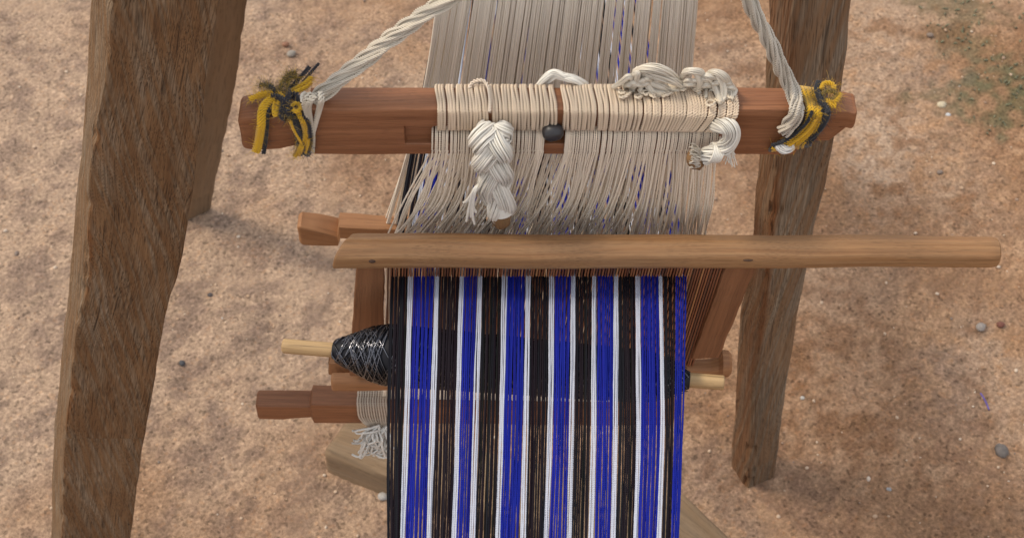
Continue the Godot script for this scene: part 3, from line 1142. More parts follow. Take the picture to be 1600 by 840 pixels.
func build_main_bar() -> void:
	var t := thing("heddle_bar", "thick red brown slotted bar across the top, wound with cream cord", "bar", Vector3(0.02, LOW, -0.69))
	# one section: top, front with the slot, bottom and back. slot = how deep it is cut here
	var st := [
		[371, 0.5755, 0.5500, FRONT, -0.7015, 0.0], [392, 0.5765, 0.5490, FRONT, -0.702, 0.0], [430, 0.5768, 0.5500, FRONT, -0.702, 0.0], [455, 0.5760, 0.5520, FRONT - 0.001, -0.7015, 0.0], [480, 0.5765, 0.5520, FRONT - 0.001, -0.7008, 0.0],
		[484, TOP, LOW, FRONT, BACK, 0.0], [560, TOP, LOW, FRONT, BACK, 0.0], [630, TOP, LOW, FRONT, BACK, 0.0], [632, TOP, LOW, FRONT, BACK, 0.0035], [676, TOP, LOW, FRONT, BACK, 0.0045], [678, TOP, LOW, FRONT, BACK, 0.013], [900, TOP, LOW, FRONT, BACK, 0.013], [1125, TOP, LOW, FRONT, BACK, 0.013],
		[1126.5, TOP, LOW, FRONT, BACK, 0.0], [1200, TOP, LOW, FRONT, BACK, 0.0], [1252, TOP, LOW, FRONT, BACK, 0.0], [1258, 0.5815, 0.556, FRONT, -0.699, 0.0], [1302, 0.5815, 0.5565, FRONT, -0.699, 0.0], [1322, 0.5813, 0.566, FRONT, -0.699, 0.0], [1338, 0.5810, 0.5745, FRONT, -0.699, 0.0]]
	var rings := []
	for i in st.size() - 1:
		var a: Array = st[i]; var b: Array = st[i + 1]
		var k := maxi(1, int((b[0] - a[0]) / 9.0))
		for q in (k if i < st.size() - 2 else k + 1):
			var f := float(q) / k
			rings.append(slotted(bar_x(lerpf(a[0], b[0], f)), lerpf(a[1], b[1], f), lerpf(a[2], b[2], f), lerpf(a[3], b[3], f), lerpf(a[4], b[4], f), lerpf(a[5], b[5], f)))
	part("bar", loft(softened(worn(rings, 0.0005, 701), 0.0022), 0.12, 0.40, 35.0), M.bar, t)
	# dark plug in the slot
	var pm := StandardMaterial3D.new()
	pm.albedo_color = Color(0.17, 0.16, 0.165); pm.roughness = 0.42
	var c := at(864, 207, 0.677)
	var prof := [[0.0, 0.0015], [0.04, 0.003], [0.15, 0.0046], [0.35, 0.0053], [0.6, 0.0054], [0.82, 0.0046], [0.95, 0.003], [1.0, 0.0014]]
	var pr := lathe_along(c + Vector3(-0.0062, -0.0006, 0), c + Vector3(0.0062, 0.0012, 0), prof, 16, 0.06)
	single("dark_plug", loft(pr, 0.03, 0.03), pm, "dark blue grey rounded plug stuck in the slot of the thick bar", "plug")

# ---------------------------------------------------------------- cords wound on the bar and the strings under it
func build_cords() -> void:
	var groups := [[684, 764, 16, "left and smallest of the three cream cord wrappings on the thick bar"], [769, 869, 20, "middle cream cord wrapping on the thick bar, between the two bare gaps"], [880, 1152, 57, "widest cream cord wrapping, at the right under the bunched yarn"]]
	var r := 0.00100
	for g in groups:
		var t := thing("cord_wrapping", g[3], "cord", Vector3(bar_x((g[0] + g[1]) * 0.5), 0.569, -0.69), "cord wrappings on the thick bar")
		var lift := 0.0
		for i in g[2]:
			var u: float = (i + 0.5) / g[2]
			var px: float = lerpf(g[0], g[1], u) + rnd(-1.3, 1.3)
			var x := bar_x(px)
			var right := clampf((px - 900.0) / 250.0, 0.0, 1.0)
			var lean := -0.0004 - 0.010 * right * right + rnd(-0.0006, 0.0006)
			var back_lean := -0.0012 + rnd(-0.0009, 0.0008)
			var puff := 0.0006 + 0.0022 * right + rnd(0.0, 0.0004)
			var rr := r
			var y1 := TOP + rr + puff * 0.6
			var zf := FRONT + rr + puff
			var zb := BACK - rr - puff * 0.5
			var ys := 0.569
			var loop := [Vector3(x + lean, ys - 0.001, FRONT - 0.010), Vector3(x + lean, ys - 0.0012, FRONT - 0.001), Vector3(x + lean * 0.9, ys + 0.0005, zf), Vector3(x + lean * 0.5, ys + 0.006, zf + 0.0003), Vector3(x + lean * 0.1, TOP - 0.0015, zf), Vector3(x, TOP + 0.0006, FRONT + rr * 0.3),
				Vector3(x, y1, FRONT - 0.003), Vector3(x + back_lean * 0.5, y1 + 0.0004, (FRONT + BACK) * 0.5), Vector3(x + back_lean, y1, BACK + 0.003), Vector3(x + back_lean, TOP + 0.0004, BACK - rr * 0.4), Vector3(x + back_lean, TOP - 0.002, zb), Vector3(x + back_lean, ys, zb)]
			var b := MB.new()
			b.col = Color(cream.r * 1.04, cream.g, cream.b * 0.93) * rnd(0.92, 1.08)
			b.ply(spline(loop, 6), rr * 1.08, 2, 0.0034, 5, 0.0005, rnd(0, TAU))
			part("cord_turn", b.mesh(), M.cord, t)
		lift += 1.0
	# strings that leave the slot, drape over the lip and spread down to the warp and the low bar
	var t2 := thing("string_heddles", "fan of cream strings draped from the bar slot down to the beater", "heddles", Vector3(0.03, 0.29, -0.69), "string heddles of the loom")
	var n := 146
	var walk := 0.0
	for i in n * 2:
		var front := i < n
		var u := ((i % n) + 0.5) / n
		var px := lerpf(672, 1128, pow(u, 0.96)) + rnd(-1.2, 1.2)
		if front and px > 850 and px < 884:
			px = 848 if px < 866 else 886
			px += rnd(-6, 0) if px < 866 else rnd(0, 6)
		walk = clampf(walk + rnd(-2.5, 2.5), -9.0, 9.0)
		if rng.randf() < 0.07:
			walk = rnd(-9.0, 9.0)
		var bx := lerpf(620, 1104, pow(u, 1.06)) + walk + rnd(-1.5, 1.5)
		if u < 0.10:
			bx -= rnd(0.0, 22.0) * (1.0 - u / 0.10)
		var hdf := 0.690 + rnd(-0.003, 0.003)
		var eye := at(bx, 372, hdf)
		var x := bar_x(px)
		var r1 := 0.00064
		var b := MB.new()
		b.col = shade(Color(0.92, 0.79, 0.63), rnd(0.82, 1.06))
		var low := Vector3(lerpf(-0.095, 0.105, u) + rnd(-0.002, 0.002), 0.276, -0.690)
		if front:
			var z := FRONT + r1 + rnd(0.0, 0.0007)
			var belly := rnd(-0.002, 0.002)
			var mid := Vector3(lerpf(x, eye.x, 0.42) + belly + (0.004 if u < 0.3 else 0.001), lerpf(LOW, eye.y, 0.5), lerpf(z, eye.z, 0.4))
			b.ply(spline([Vector3(x + 0.0006, 0.565, FRONT - 0.008), Vector3(x + 0.0004, 0.562, FRONT - 0.0008), Vector3(x, 0.5545, z), Vector3(x - 0.0003, 0.550, z), Vector3(x - 0.0006, LOW + 0.001, z), mid, eye], 9), r1, 2, 0.0030, 4, 0.0006, rnd(0, TAU))
		else:
			b.tube(spline([Vector3(x, LOW + 0.003, -0.692), Vector3(x - 0.001, LOW - 0.006, -0.692), Vector3(lerpf(x, eye.x, 0.6) + rnd(-0.002, 0.002), lerpf(LOW, eye.y, 0.6), -0.6915), eye], 8), r1 * 0.9, 5, 0.0036)
		b.tube(spline([eye, eye.lerp(low, 0.5) + Vector3(rnd(-0.002, 0.002), 0, 0), low], 6), r1 * 0.9, 5, 0.0036)
		part("heddle_string", b.mesh(), M.nylon, t2)

# ---------------------------------------------------------------- hanks, braid, loops
func build_hanks() -> void:
	var white := Color(0.72, 0.675, 0.59)
	# braid hanging in front of the strings
	var t := thing("yarn_braid", "thick white plaited yarn tassel hanging from the bar left of the dark plug", "tassel", at(772, 340, 0.668))
	var axis := spline([at(768, 196, 0.677), at(768, 225, 0.668), at(769, 255, 0.667), at(774, 290, 0.668), at(782, 334, 0.669)], 22)
	var total := axis.size()
	for k in 3:
		var p := PackedVector3Array(); var rads := PackedFloat32Array()
		for i in total:
			var f := float(i) / (total - 1)
			var ph := TAU * (f * 1.2 + k / 3.0) + 0.9
			var amp := lerpf(0.0066, 0.0042, f) * clampf(f * 8.0, 0.25, 1.0)
			p.append(axis[i] + Vector3(sin(ph) * amp * 1.15, 0, sin(ph * 2.0) * amp * 0.55))
			rads.append(lerpf(0.0072, 0.0050, f) * (1.0 - 0.35 * clampf((f - 0.9) * 10.0, 0, 1)) * clampf(0.55 + f * 5.0, 0.5, 1.0))
		var b := MB.new()
		b.hank(p, rads, 44, 0.00062, 2.2, rng, white)
		part("yarn_strand", b.mesh(), M.silk, t)
	var b2 := MB.new()
	b2.col = shade(white, 0.95)
	for i in 9:
		var py := 318.0 + i * 1.6
		var c := at(781 + i * 0.3, py, 0.669)
		var p := PackedVector3Array()
		for j in 25:
			var g := TAU * j / 24.0
			p.append(c + Vector3(cos(g) * 0.0068, sin(g) * 0.001 + cos(g) * 0.0008, sin(g) * 0.0062))
		b2.tube(p, 0.0007, 5, 0.004, true)
	part("binding", b2.mesh(), M.silk, t)
	var cl := StandardMaterial3D.new()
	cl.albedo_texture = M.plank.albedo_texture
	cl.albedo_color = Color(0.95, 0.86, 0.72)
	cl.roughness = 0.9
	part("brown_tip", loft(lathe_along(at(781.5, 330, 0.669), at(785, 354, 0.668), [[0, 0.0058], [0.2, 0.0064], [0.5, 0.0062], [0.8, 0.005], [0.95, 0.003], [1.0, 0.001]], 18, 0.05), 0.1, 0.1), cl, t)
	var b3 := MB.new()
	for i in 9:
		b3.col = shade(white, rnd(0.9, 1.05))
		var e := at(733 + rnd(-5, 13), rnd(325, 351), 0.664)
		if i < 2:
			e = at(724 + i * 3, 316, 0.664)
		b3.tube(spline([at(752, 285, 0.666), at(741 + rnd(-3, 3), 298, 0.662), e.lerp(at(735, 310, 0.662), 0.45), e], 6), 0.0008, 5)
	part("loose_ends", b3.mesh(), M.silk, t)
	var bz := MB.new()
	for i in 160:
		var q := axis[rng.randi() % total] + Vector3(rnd(-0.011, 0.011), rnd(-0.003, 0.003), rnd(0.0, 0.010))
		bz.col = shade(white, rnd(0.8, 1.1))
		var dv := Vector3(rnd(-1, 1), rnd(-1, 0.6), rnd(0, 1)) * rnd(0.002, 0.005)
		bz.tube(spline([q, q + dv * 0.5 + Vector3(rnd(-1, 1), rnd(-1, 1), 0) * 0.0008, q + dv], 3), 0.00007, 3)
	part("fuzz", bz.mesh(), M.silk, t).set_meta("kind", "stuff")
	# short hank knotted at the right
	t = thing("yarn_hank", "short white yarn hank with frayed brown tip curling under the bar's right side", "tassel", at(1115, 245, 0.672))
	var path := spline([at(1112, 196, 0.684), at(1124, 196, 0.674), at(1137, 198, 0.669), at(1143, 210, 0.668), at(1138, 224, 0.668), at(1126, 234, 0.668), at(1112, 240, 0.668), at(1098, 246, 0.668)], 9)
	var rr := PackedFloat32Array()
	for i in path.size():
		var f := float(i) / (path.size() - 1)
		rr.append(lerpf(0.0036, 0.0050, clampf(f * 3.0, 0, 1)) * (0.72 if absf(f - 0.72) < 0.05 else 1.0))
	var b4 := MB.new()
	b4.hank(path, rr, 40, 0.00052, 4.6, rng, white)
	part("yarn_strand", b4.mesh(), M.silk, t)
	var b5 := MB.new()
	b5.col = white
	var c0 := at(1118, 238, 0.668)
	for i in 7:
		var p := PackedVector3Array()
		for j in 25:
			var g := TAU * j / 24.0
			p.append(c0 + Vector3(0.0006 * (i - 3) * 1.6 + cos(g) * 0.002, cos(g) * 0.0056, sin(g) * 0.0056))
		b5.tube(p, 0.0007, 5, 0.004, true)
	part("binding", b5.mesh(), M.silk, t)
	part("brown_tip", loft(lathe_along(at(1096, 246, 0.668), at(1074, 252, 0.668), [[0, 0.0054], [0.3, 0.0064], [0.6, 0.0062], [0.85, 0.0048], [1.0, 0.002]], 18, 0.08), 0.1, 0.1), cl, t)
	var b6 := MB.new()
	for i in 150:
		b6.col = shade(Color(0.6, 0.53, 0.43), rnd(0.6, 1.1))
		var g := rnd(0, TAU)
		var s := at(1094, 246, 0.668) + Vector3(0, cos(g), sin(g)) * 0.005
		var e := at(1079 + rnd(-3, 10), 247 + rnd(-14, 9), 0.666) + Vector3(0, cos(g), sin(g)) * 0.004
		if i > 120:
			s = at(1140, 232, 0.668)
			e = at(1140 + rnd(-9, 12), 246 + rnd(-14, 16), 0.666)
			b6.col = white
		b6.tube(spline([s, (s + e) * 0.5 + Vector3(rnd(-0.001, 0.001), rnd(-0.001, 0.002), rnd(0, 0.001)), e], 5), 0.00035, 4)
	part("frayed_ends", b6.mesh(), M.silk, t).set_meta("kind", "stuff")
	# bunched hanks on top of the widest wrapping
	t = thing("yarn_bunch", "bunched cream yarn loops lying on the right end of the widest wrapping", "yarn", at(1050, 130, 0.695))
	var arcs := [
		[[958, 136], [970, 122], [980, 111], [986, 116], [982, 130], 4.2], [[975, 134], [988, 112], [996, 106], [990, 128], [985, 138], 4.0],
		[[992, 112], [1006, 101], [1026, 98], [1046, 108], [1064, 130], 7.0], [[994, 108], [1012, 108], [1036, 112], [1056, 122], [1070, 138], 6.5], [[996, 110], [1010, 124], [1020, 134], [1036, 138], [1044, 134], 5.5], [[998, 114], [1016, 122], [1034, 126], [1044, 132], [1062, 140], 5.0],
		[[1066, 122], [1070, 106], [1082, 102], [1096, 108], [1098, 128], 4.6], [[1072, 116], [1084, 106], [1092, 118], [1090, 134], [1094, 146], 4.0], [[1092, 132], [1096, 114], [1106, 110], [1116, 116], [1122, 130], 4.0],
		[[1105, 116], [1116, 106], [1130, 110], [1139, 124], [1142, 142], 5.0], [[1108, 112], [1120, 112], [1128, 124], [1130, 144], [1127, 158], 5.0], [[1106, 118], [1114, 124], [1121, 138], [1124, 152], [1127, 160], 4.4]]
	for i in 26:
		var cx := rnd(960, 1140)
		var hgt := 22.0 * clampf((cx - 950) / 60.0, 0.2, 1.0)
		var w := rnd(7, 16) * (1.0 if rng.randf() < 0.7 else -1.0)
		var base := 134.0 + clampf((cx - 1090) / 50.0, 0.0, 1.0) * 12.0
		var pk := base - hgt * rnd(0.5, 1.2)
		arcs.append([[cx - w, base + rnd(-4, 10)], [cx - w * 0.7, lerpf(base, pk, 0.7)], [cx, pk], [cx + w * 0.8, lerpf(base, pk, 0.6)], [cx + w * rnd(0.6, 1.2), base + rnd(0, 14)], rnd(2.2, 3.6)])
	for ar in arcs:
		var pts := []
		for i in 5:
			var off := 0.006 * sin(PI * i / 4.0)
			var p: Vector3
			if ar[i][1] > 128:
				p = lvl(ar[i][0], ar[i][1], TOP + 0.004)
			else:
				p = at(ar[i][0], ar[i][1], 0.697)
			pts.append(p + Vector3(0, off * 0.2, off))
		var path2 := spline(pts, 9)
		var r2 := PackedFloat32Array()
		for i in path2.size():
			var f := float(i) / (path2.size() - 1)
			r2.append(ar[5] / 2600.0 * (0.5 + 0.5 * sin(PI * clampf(f, 0.06, 0.94))))
		var bb := MB.new()
		bb.hank(path2, r2, 24, 0.00042, 1.4, rng, Color(0.66, 0.59, 0.48))
		part("yarn_loop", bb.mesh(), M.silk, t)
	for i in 34:
		var px := rnd(966, 1142)
		var py := rnd(128, 152) if px < 1110 else rnd(132, 164)
		var c := lvl(px, py, TOP + 0.0042)
		var p := PackedVector3Array()
		var w := rnd(0.0014, 0.0026)
		var tl := rnd(-0.8, 0.8)
		for j in 17:
			var g := TAU * j / 16.0 * 1.08
			p.append(c + Vector3(cos(g) * w, sin(g) * 0.0012 + 0.0008, sin(g + tl) * w * 1.3))
		var bb := MB.new()
		bb.col = Color(0.66, 0.56, 0.43) * rnd(0.9, 1.1)
		bb.ply(p, 0.0009, 2, 0.004, 4, 0.0006)
		part("cord_knot", bb.mesh(), M.cord, t)
	# the small tuft behind the middle wrapping, and a single loop on the left one
	t = thing("yarn_bunch", "small white yarn tuft peeping over the bar above the dark plug", "yarn", at(880, 128, 0.702))
	for ar in [[[840, 132], [852, 121], [866, 116], [882, 119], [896, 128], 5.0], [[846, 134], [862, 122], [880, 121], [896, 122], [912, 132], 4.5], [[856, 130], [870, 119], [886, 118], [904, 124], [918, 134], 3.4]]:
		var pts := []
		for i in 5:
			pts.append(at(ar[i][0], ar[i][1], 0.703) + Vector3(0, 0, rnd(-0.002, 0.002)))
		var path2 := spline(pts, 9)
		var r2 := PackedFloat32Array()
		for i in path2.size():
			r2.append(ar[5] / 2600.0 * (0.6 + 0.4 * sin(PI * i / (path2.size() - 1.0))))
		var bb := MB.new()
		bb.hank(path2, r2, 22, 0.00045, 1.0, rng, white)
		part("yarn_loop", bb.mesh(), M.silk, t)
	var hb := MB.new()
	for i in 60:
		hb.col = shade(white, rnd(0.9, 1.05))
		var s := at(rnd(846, 900), rnd(118, 126), 0.703)
		hb.tube(PackedVector3Array([s, s + Vector3(rnd(-0.002, 0.002), rnd(0.001, 0.004), rnd(-0.002, 0.001))]), 0.00012, 3)
	part("fuzz", hb.mesh(), M.wool, t).set_meta("kind", "stuff")
	var lb := MB.new()
	lb.col = cream
	lb.ply(spline([lvl(733, 139, TOP + 0.002), at(738, 129, 0.7), at(748, 125, 0.7), at(758, 128, 0.699), lvl(764, 140, TOP + 0.004), lvl(766, 158, TOP + 0.004), at(765, 176, 0.676)], 9), 0.0012, 2, 0.0042, 5, 0.0006)
	single("cord_loop", lb.mesh(), M.cord, "loose cord loop on top of the leftmost cord wrapping", "cord")

# ---------------------------------------------------------------- ropes
func braid(path: PackedVector3Array, rad: float, strands: int, pitch: float, col: Color) -> MB:
	var pts := MB.even(path, 0.0012)
	var b := MB.new()
	var cnt := pts.size()
	var t: Vector3 = (pts[1] - pts[0]).normalized()
	var nn: Vector3 = t.cross(Vector3(0.0, 0.3, 1.0)).normalized()
	var ns := PackedVector3Array(); var bs := PackedVector3Array()
	for i in cnt:
		t = (pts[min(i + 1, cnt - 1)] - pts[max(i - 1, 0)]).normalized()
		nn = (nn - t * nn.dot(t)).normalized()
		ns.append(nn); bs.append(t.cross(nn))
	for k in strands:
		var p := PackedVector3Array()
		for i in cnt:
			var ph := TAU * (i * 0.0012 / pitch + float(k) / strands)
			p.append(pts[i] + ns[i] * sin(ph) * rad * 0.55 + bs[i] * sin(2.0 * ph) * rad * 0.30)
		# each strand is itself three cords side by side
		for q in 3:
			var p2 := PackedVector3Array()
			for i in cnt:
				var ph := TAU * (i * 0.0012 / pitch + float(k) / strands)
				var g := TAU * q / 3.0 + ph * 0.5
				p2.append(p[i] + (ns[i] * cos(g) + bs[i] * sin(g)) * rad * 0.30)
			b.col = shade(col, rnd(0.88, 1.06))
			b.ply(p2, rad * 0.34, 2, 0.0036, 5, 0.0006, rnd(0, TAU))
	return b

# plied cords laid round one another
func laid(path: PackedVector3Array, rad: float, col: Color, cord: float) -> MB:
	var b := MB.new()
	var pts := MB.even(path, 0.0015)
	var cnt := pts.size()
	var t: Vector3 = (pts[1] - pts[0]).normalized()
	var nn: Vector3 = t.cross(Vector3(0.0, 0.3, 1.0)).normalized()
	var ns := PackedVector3Array(); var bs := PackedVector3Array()
	for i in cnt:
		t = (pts[min(i + 1, cnt - 1)] - pts[max(i - 1, 0)]).normalized()
		nn = (nn - t * nn.dot(t)).normalized()
		ns.append(nn); bs.append(t.cross(nn))
	b.col = shade(col, 0.85)
	b.tube(pts, rad * 0.62, 8)
	for k in 13:
		var p := PackedVector3Array()
		for i in cnt:
			var l := i * 0.0015
			var g := TAU * (l / 0.085 + k / 13.0) + 0.25 * sin(l * 90.0 + k * 2.1)
			var r := rad * (0.72 + 0.24 * sin(l * 170.0 + k * 2.417))
			p.append(pts[i] + (ns[i] * cos(g) + bs[i] * sin(g)) * r)
		b.col = shade(col, rnd(0.9, 1.06))
		b.ply(p, cord, 2, 0.0032, 5, 0.0006, rnd(0, TAU))
	return b

func build_ropes() -> void:
	var col := Color(0.62, 0.55, 0.445)
	var t := thing("rope", "thick cream plaited rope slanting up from the bar's left end", "rope", at(500, 160, 0.68), "ropes that hold up the thick bar")
	var a := at(488, 156, 0.690)
	var up := at(704, -4, 0.70)
	var pts := [a, at(502, 147, 0.688), at(528, 125, 0.690), at(565, 97, 0.693), at(600, 68, 0.695), at(640, 38, 0.697), at(676, 14, 0.699), up, up + (up - at(640, 38, 0.697)) * 1.3]
	part("rope_body", laid(spline(pts, 10), 0.0047, col, 0.0011).mesh(), M.cord, t)
	var b := MB.new()
	for s in [[[500, 143, .672], [500, 158, 0.668], [497, 170, 0.674], [490, 197, 0.6775], [487, 214, 0.6785], [486, 234, 0.679]], [[503, 146, .672], [503, 158, 0.669], [500, 170, 0.674], [492, 197, 0.677], [488, 214, 0.678], [486, 236, 0.679]],
			[[486, 146, .676], [477, 154, 0.672], [476, 168, 0.674], [482, 190, 0.6775], [486, 210, 0.678], [485, 236, 0.679]], [[490, 148, .672], [481, 158, 0.670], [479, 170, 0.674], [484, 190, 0.677], [488, 214, 0.6775], [487, 232, 0.679]], [[494, 150, .670], [486, 158, 0.669], [483, 170, 0.673], [486, 190, 0.6765], [489, 214, 0.677], [488, 236, 0.679]],
			[[476, 146, .690], [472, 150, 0.68], [473, 160, 0.674], [478, 176, 0.676], [483, 200, 0.6775], [485, 226, 0.679]]]:
		var p := []
		for q in s:
			p.append(at(q[0], q[1], q[2]))
		var last: Vector3 = p[p.size() - 1]
		p.append(last + Vector3(0, -0.004, -0.008))
		b.col = shade(col, rnd(0.88, 1.05))
		b.ply(spline(p, 8), 0.00135, 2, 0.0044, 5, 0.0006)
	part("rope_tail", b.mesh(), M.cord, t)
	t = thing("rope", "grey cream plaited rope rising from the yellow tie at the bar's right end", "rope", at(1240, 170, 0.68), "ropes that hold up the thick bar")
	up = at(1168, -4, 0.70)
	pts = [at(1226, 204, 0.677), at(1238, 188, 0.674), at(1245, 172, 0.674), at(1245, 158, 0.682), at(1234, 132, 0.690), at(1216, 95, 0.692), at(1200, 60, 0.694), at(1184, 28, 0.697), up, up + (up - at(1200, 60, 0.694)) * 1.2]
	part("rope_body", laid(spline(pts, 10), 0.0042, Color(0.56, 0.495, 0.405), 0.0011).mesh(), M.cord, t)

# ---------------------------------------------------------------- wool ties
func wool(path: PackedVector3Array, rad: float, col: Color, fuzz: int) -> Array:      # [yarn, fuzz]
	var b := MB.new()
	b.col = col
	b.ply(path, rad * 1.12, 3, 0.0055, 5, 0.0007, rnd(0, TAU))
	var f := MB.new()
	var mixed := col.r > 0.1 and col.r < 0.4
	for i in fuzz * (6 if mixed else 3):
		var k := rng.randi() % path.size()
		var dir := Vector3(rnd(-1, 1), rnd(-1, 1), rnd(-1, 1)).normalized()
		var s := path[k] + dir * rad * 0.8
		var l := rnd(0.0012, 0.0052)
		var bend := Vector3(rnd(-1, 1), rnd(-1, 1), rnd(-1, 1)) * l * 0.5
		f.col = shade(col, rnd(0.8, 1.3))
		if mixed:
			f.col = Color(0.55, 0.33, 0.03) if rng.randf() < 0.5 else Color(0.03, 0.028, 0.03)
		f.tube(PackedVector3Array([s, s + dir * l * 0.5 + bend * 0.4, s + dir * l + bend]), 0.00006, 3)
	return [b, f]

func build_wool_ties() -> void:
	var yel := Color(0.62, 0.36, 0.022)
	var blk := Color(0.028, 0.026, 0.030)
	var olive := Color(0.16, 0.11, 0.03)
	# left tie
	var t := thing("wool_tie", "frayed yellow and black wool tie knotted round the bar's left end", "yarn", at(450, 170, 0.672), "yellow and black wool ties on the bar")
	var hair := MB.new()
	var specs := [
		[yel, 1.7, 40, [[430, 150, 9], [416, 158, 8], [407, 172, 6], [405, 195, 5], [402, 216, 5], [397, 236, 6]]],
		[yel, 1.7, 40, [[434, 153, 9], [421, 160, 8], [412, 173, 6], [410, 195, 5], [407, 216, 5], [402, 238, 6]]],
		[blk, 1.3, 30, [[436, 155, 7], [424, 164, 6], [418, 178, 4], [416, 200, 4], [414, 222, 4], [411, 240, 5]]],
		[yel, 1.5, 50, [[440, 148, 10], [426, 147, 8], [410, 149, 6], [396, 152, 5], [389, 155, 4]]],
		[yel, 1.6, 60, [[436, 152, 9], [424, 146, 9], [412, 145, 8], [400, 150, 6]]],
		[olive, 1.3, 90, [[440, 152, 8], [438, 138, 12], [444, 124, 13], [452, 116, 12], [462, 114, 10]]],
		[olive, 1.25, 90, [[446, 152, 8], [450, 136, 10], [452, 122, 12], [464, 120, 11]]],
		[blk, 1.7, 40, [[444, 146, 9], [430, 142, 11], [422, 134, 11], [416, 134, 9]]],
		[olive, 1.1, 60, [[436, 144, 9], [424, 138, 11], [412, 132, 11], [404, 134, 9]]],
		[blk, 1.3, 40, [[448, 146, 9], [458, 134, 9], [470, 120, 9], [483, 105, 9]]],
		[blk, 0.9, 8, [[470, 132, 8], [480, 120, 8], [489, 109, 8], [498, 99, 8]]],
		[yel, 1.7, 40, [[450, 146, 9], [464, 138, 9], [476, 131, 9], [487, 121, 8]]],
		[yel, 1.3, 40, [[454, 148, 10], [466, 142, 10], [478, 136, 9], [486, 128, 8]]],
		[yel, 1.1, 14, [[422, 142, 10], [434, 144, 11], [442, 150, 11], [447, 158, 10]]],
		[blk, 1.9, 50, [[424, 150, 10], [436, 152, 11], [446, 160, 11], [456, 172, 9], [462, 182, 7]]],
		[blk, 1.9, 50, [[452, 140, 9], [450, 152, 11], [444, 166, 10], [440, 180, 7], [448, 186, 6]]],
		[yel, 1.4, 30, [[430, 160, 8], [428, 170, 7], [430, 180, 6], [434, 168, 8], [436, 158, 9]]],
		[blk, 2.0, 50, [[440, 168, 8], [450, 176, 9], [460, 172, 10], [468, 164, 10], [464, 150, 10], [454, 148, 10]]],
		[yel, 1.3, 26, [[456, 168, 11], [460, 162, 12], [467, 163, 12], [469, 170, 12], [463, 174, 12], [457, 170, 12]]],
		[olive, 1.5, 60, [[436, 160, 8], [442, 172, 8], [450, 180, 7], [456, 186, 6]]],
		[yel, 1.5, 26, [[464, 174, 9], [471, 188, 6], [476, 204, 5], [474, 220, 5], [468, 230, 5], [466, 238, 2], [466, 240, -8]]],
		[yel, 1.2, 20, [[468, 176, 9], [476, 190, 6], [480, 206, 5], [477, 222, 5], [471, 232, 5], [468, 240, 0], [468, 240, -8]]],
		[blk, 1.8, 40, [[458, 178, 8], [464, 194, 5], [470, 212, 4.5], [476, 228, 4.5], [480, 238, 2], [480, 240, -8]]],
		[yel, 0.9, 16, [[452, 188, 7], [458, 202, 6], [465, 214, 6], [471, 224, 6]]],
		[blk, 1.6, 40, [[468, 168, 9], [476, 182, 7], [482, 200, 5], [484, 218, 4.5], [481, 234, 4], [478, 240, -4]]],
		[blk, 1.4, 30, [[456, 186, 6], [462, 206, 4], [466, 224, 4], [470, 238, 1], [470, 240, -8]]],
		[yel, 0.9, 16, [[482, 216, 6.5], [480, 228, 6.5], [477, 238, 5]]],
		[yel, 1.2, 40, [[468, 228, 5], [464, 238, 4], [460, 243, 3]]],
	]
	_wind(t, specs, hair, 0.5768)
	part("fuzz", hair.mesh(), M.wool, t).set_meta("kind", "stuff")
	# right tie
	t = thing("wool_tie", "yellow and black wool wound tightly round the bar's right end and knotted on top", "yarn", at(1250, 190, 0.672), "yellow and black wool ties on the bar")
	hair = MB.new()
	specs = []
	var cols := [blk, yel, yel, blk, yel, yel, blk, yel, blk, yel, yel, yel, blk, yel, blk, blk, blk]
	for i in cols.size():
		var u := i / 16.0
		var w := rnd(-1.2, 1.2)
		specs.append([cols[i], 1.15 if cols[i] == yel else 0.95, 16, [[1250 + 34 * u + w, 136 + 5 * u, -9], [1252 + 34 * u + w, 140 + 5 * u, 2.4], [1257 + 32 * u + w, 152 + 7 * u, 3.4], [1262 + 28 * u + w, 170 + 5 * u, 6.5], [1256 + 29 * u, 190 + 4 * u, 5.4], [1236 + 40 * u, 210 + 2 * u, 4.6], [1207 + 60 * u, 230 - 8 * u, 4.0], [1204 + 62 * u, 236 - 8 * u, -3]]])
	specs.append_array([
		[yel, 1.1, 20, [[1206, 230, 4.5], [1220, 232, 5.5], [1240, 222, 6.5], [1262, 204, 7.0], [1276, 184, 8]]],
		[blk, 1.0, 14, [[1206, 226, 5.5], [1222, 222, 6.5], [1244, 208, 7.0], [1262, 190, 8], [1270, 172, 8.5]]],
		[blk, 1.7, 40, [[1280, 128, 9], [1277, 140, 10], [1282, 154, 10], [1288, 166, 8], [1292, 182, 5]]],
		[yel, 1.5, 30, [[1284, 140, 11], [1288, 131, 12], [1298, 130, 12], [1304, 136, 11], [1300, 140, 11]]],
		[olive, 1.25, 40, [[1284, 148, 11], [1294, 142, 12], [1303, 143, 12], [1308, 150, 10], [1300, 156, 10], [1288, 156, 10]]],
		[yel, 1.5, 30, [[1291, 160, 9], [1300, 164, 9], [1308, 165, 9]]],
		[yel, 1.4, 30, [[1292, 156, 10], [1303, 160, 10], [1311, 153, 10], [1314, 146, 9]]],
		[blk, 1.6, 40, [[1280, 156, 10], [1290, 164, 9], [1294, 176, 7], [1290, 190, 5]]],
		[blk, 1.7, 40, [[1284, 170, 8], [1290, 184, 6], [1284, 198, 5.5], [1272, 210, 5], [1258, 220, 4]]],
	])
	_wind(t, specs, hair, 0.5815)
	part("fuzz", hair.mesh(), M.wool, t).set_meta("kind", "stuff")
	var wb := MB.new()
	var cord_end := PackedFloat32Array()
	for i in 21:
		cord_end.append(0.0028 * (0.6 + 0.4 * sin(PI * i / 20.0)))
	wb.hank(spline([at(1214, 226, 0.676), at(1226, 233, 0.674), at(1240, 228, 0.676)], 10), cord_end, 14, 0.0006, 1.0, rng, Color(0.7, 0.68, 0.64))
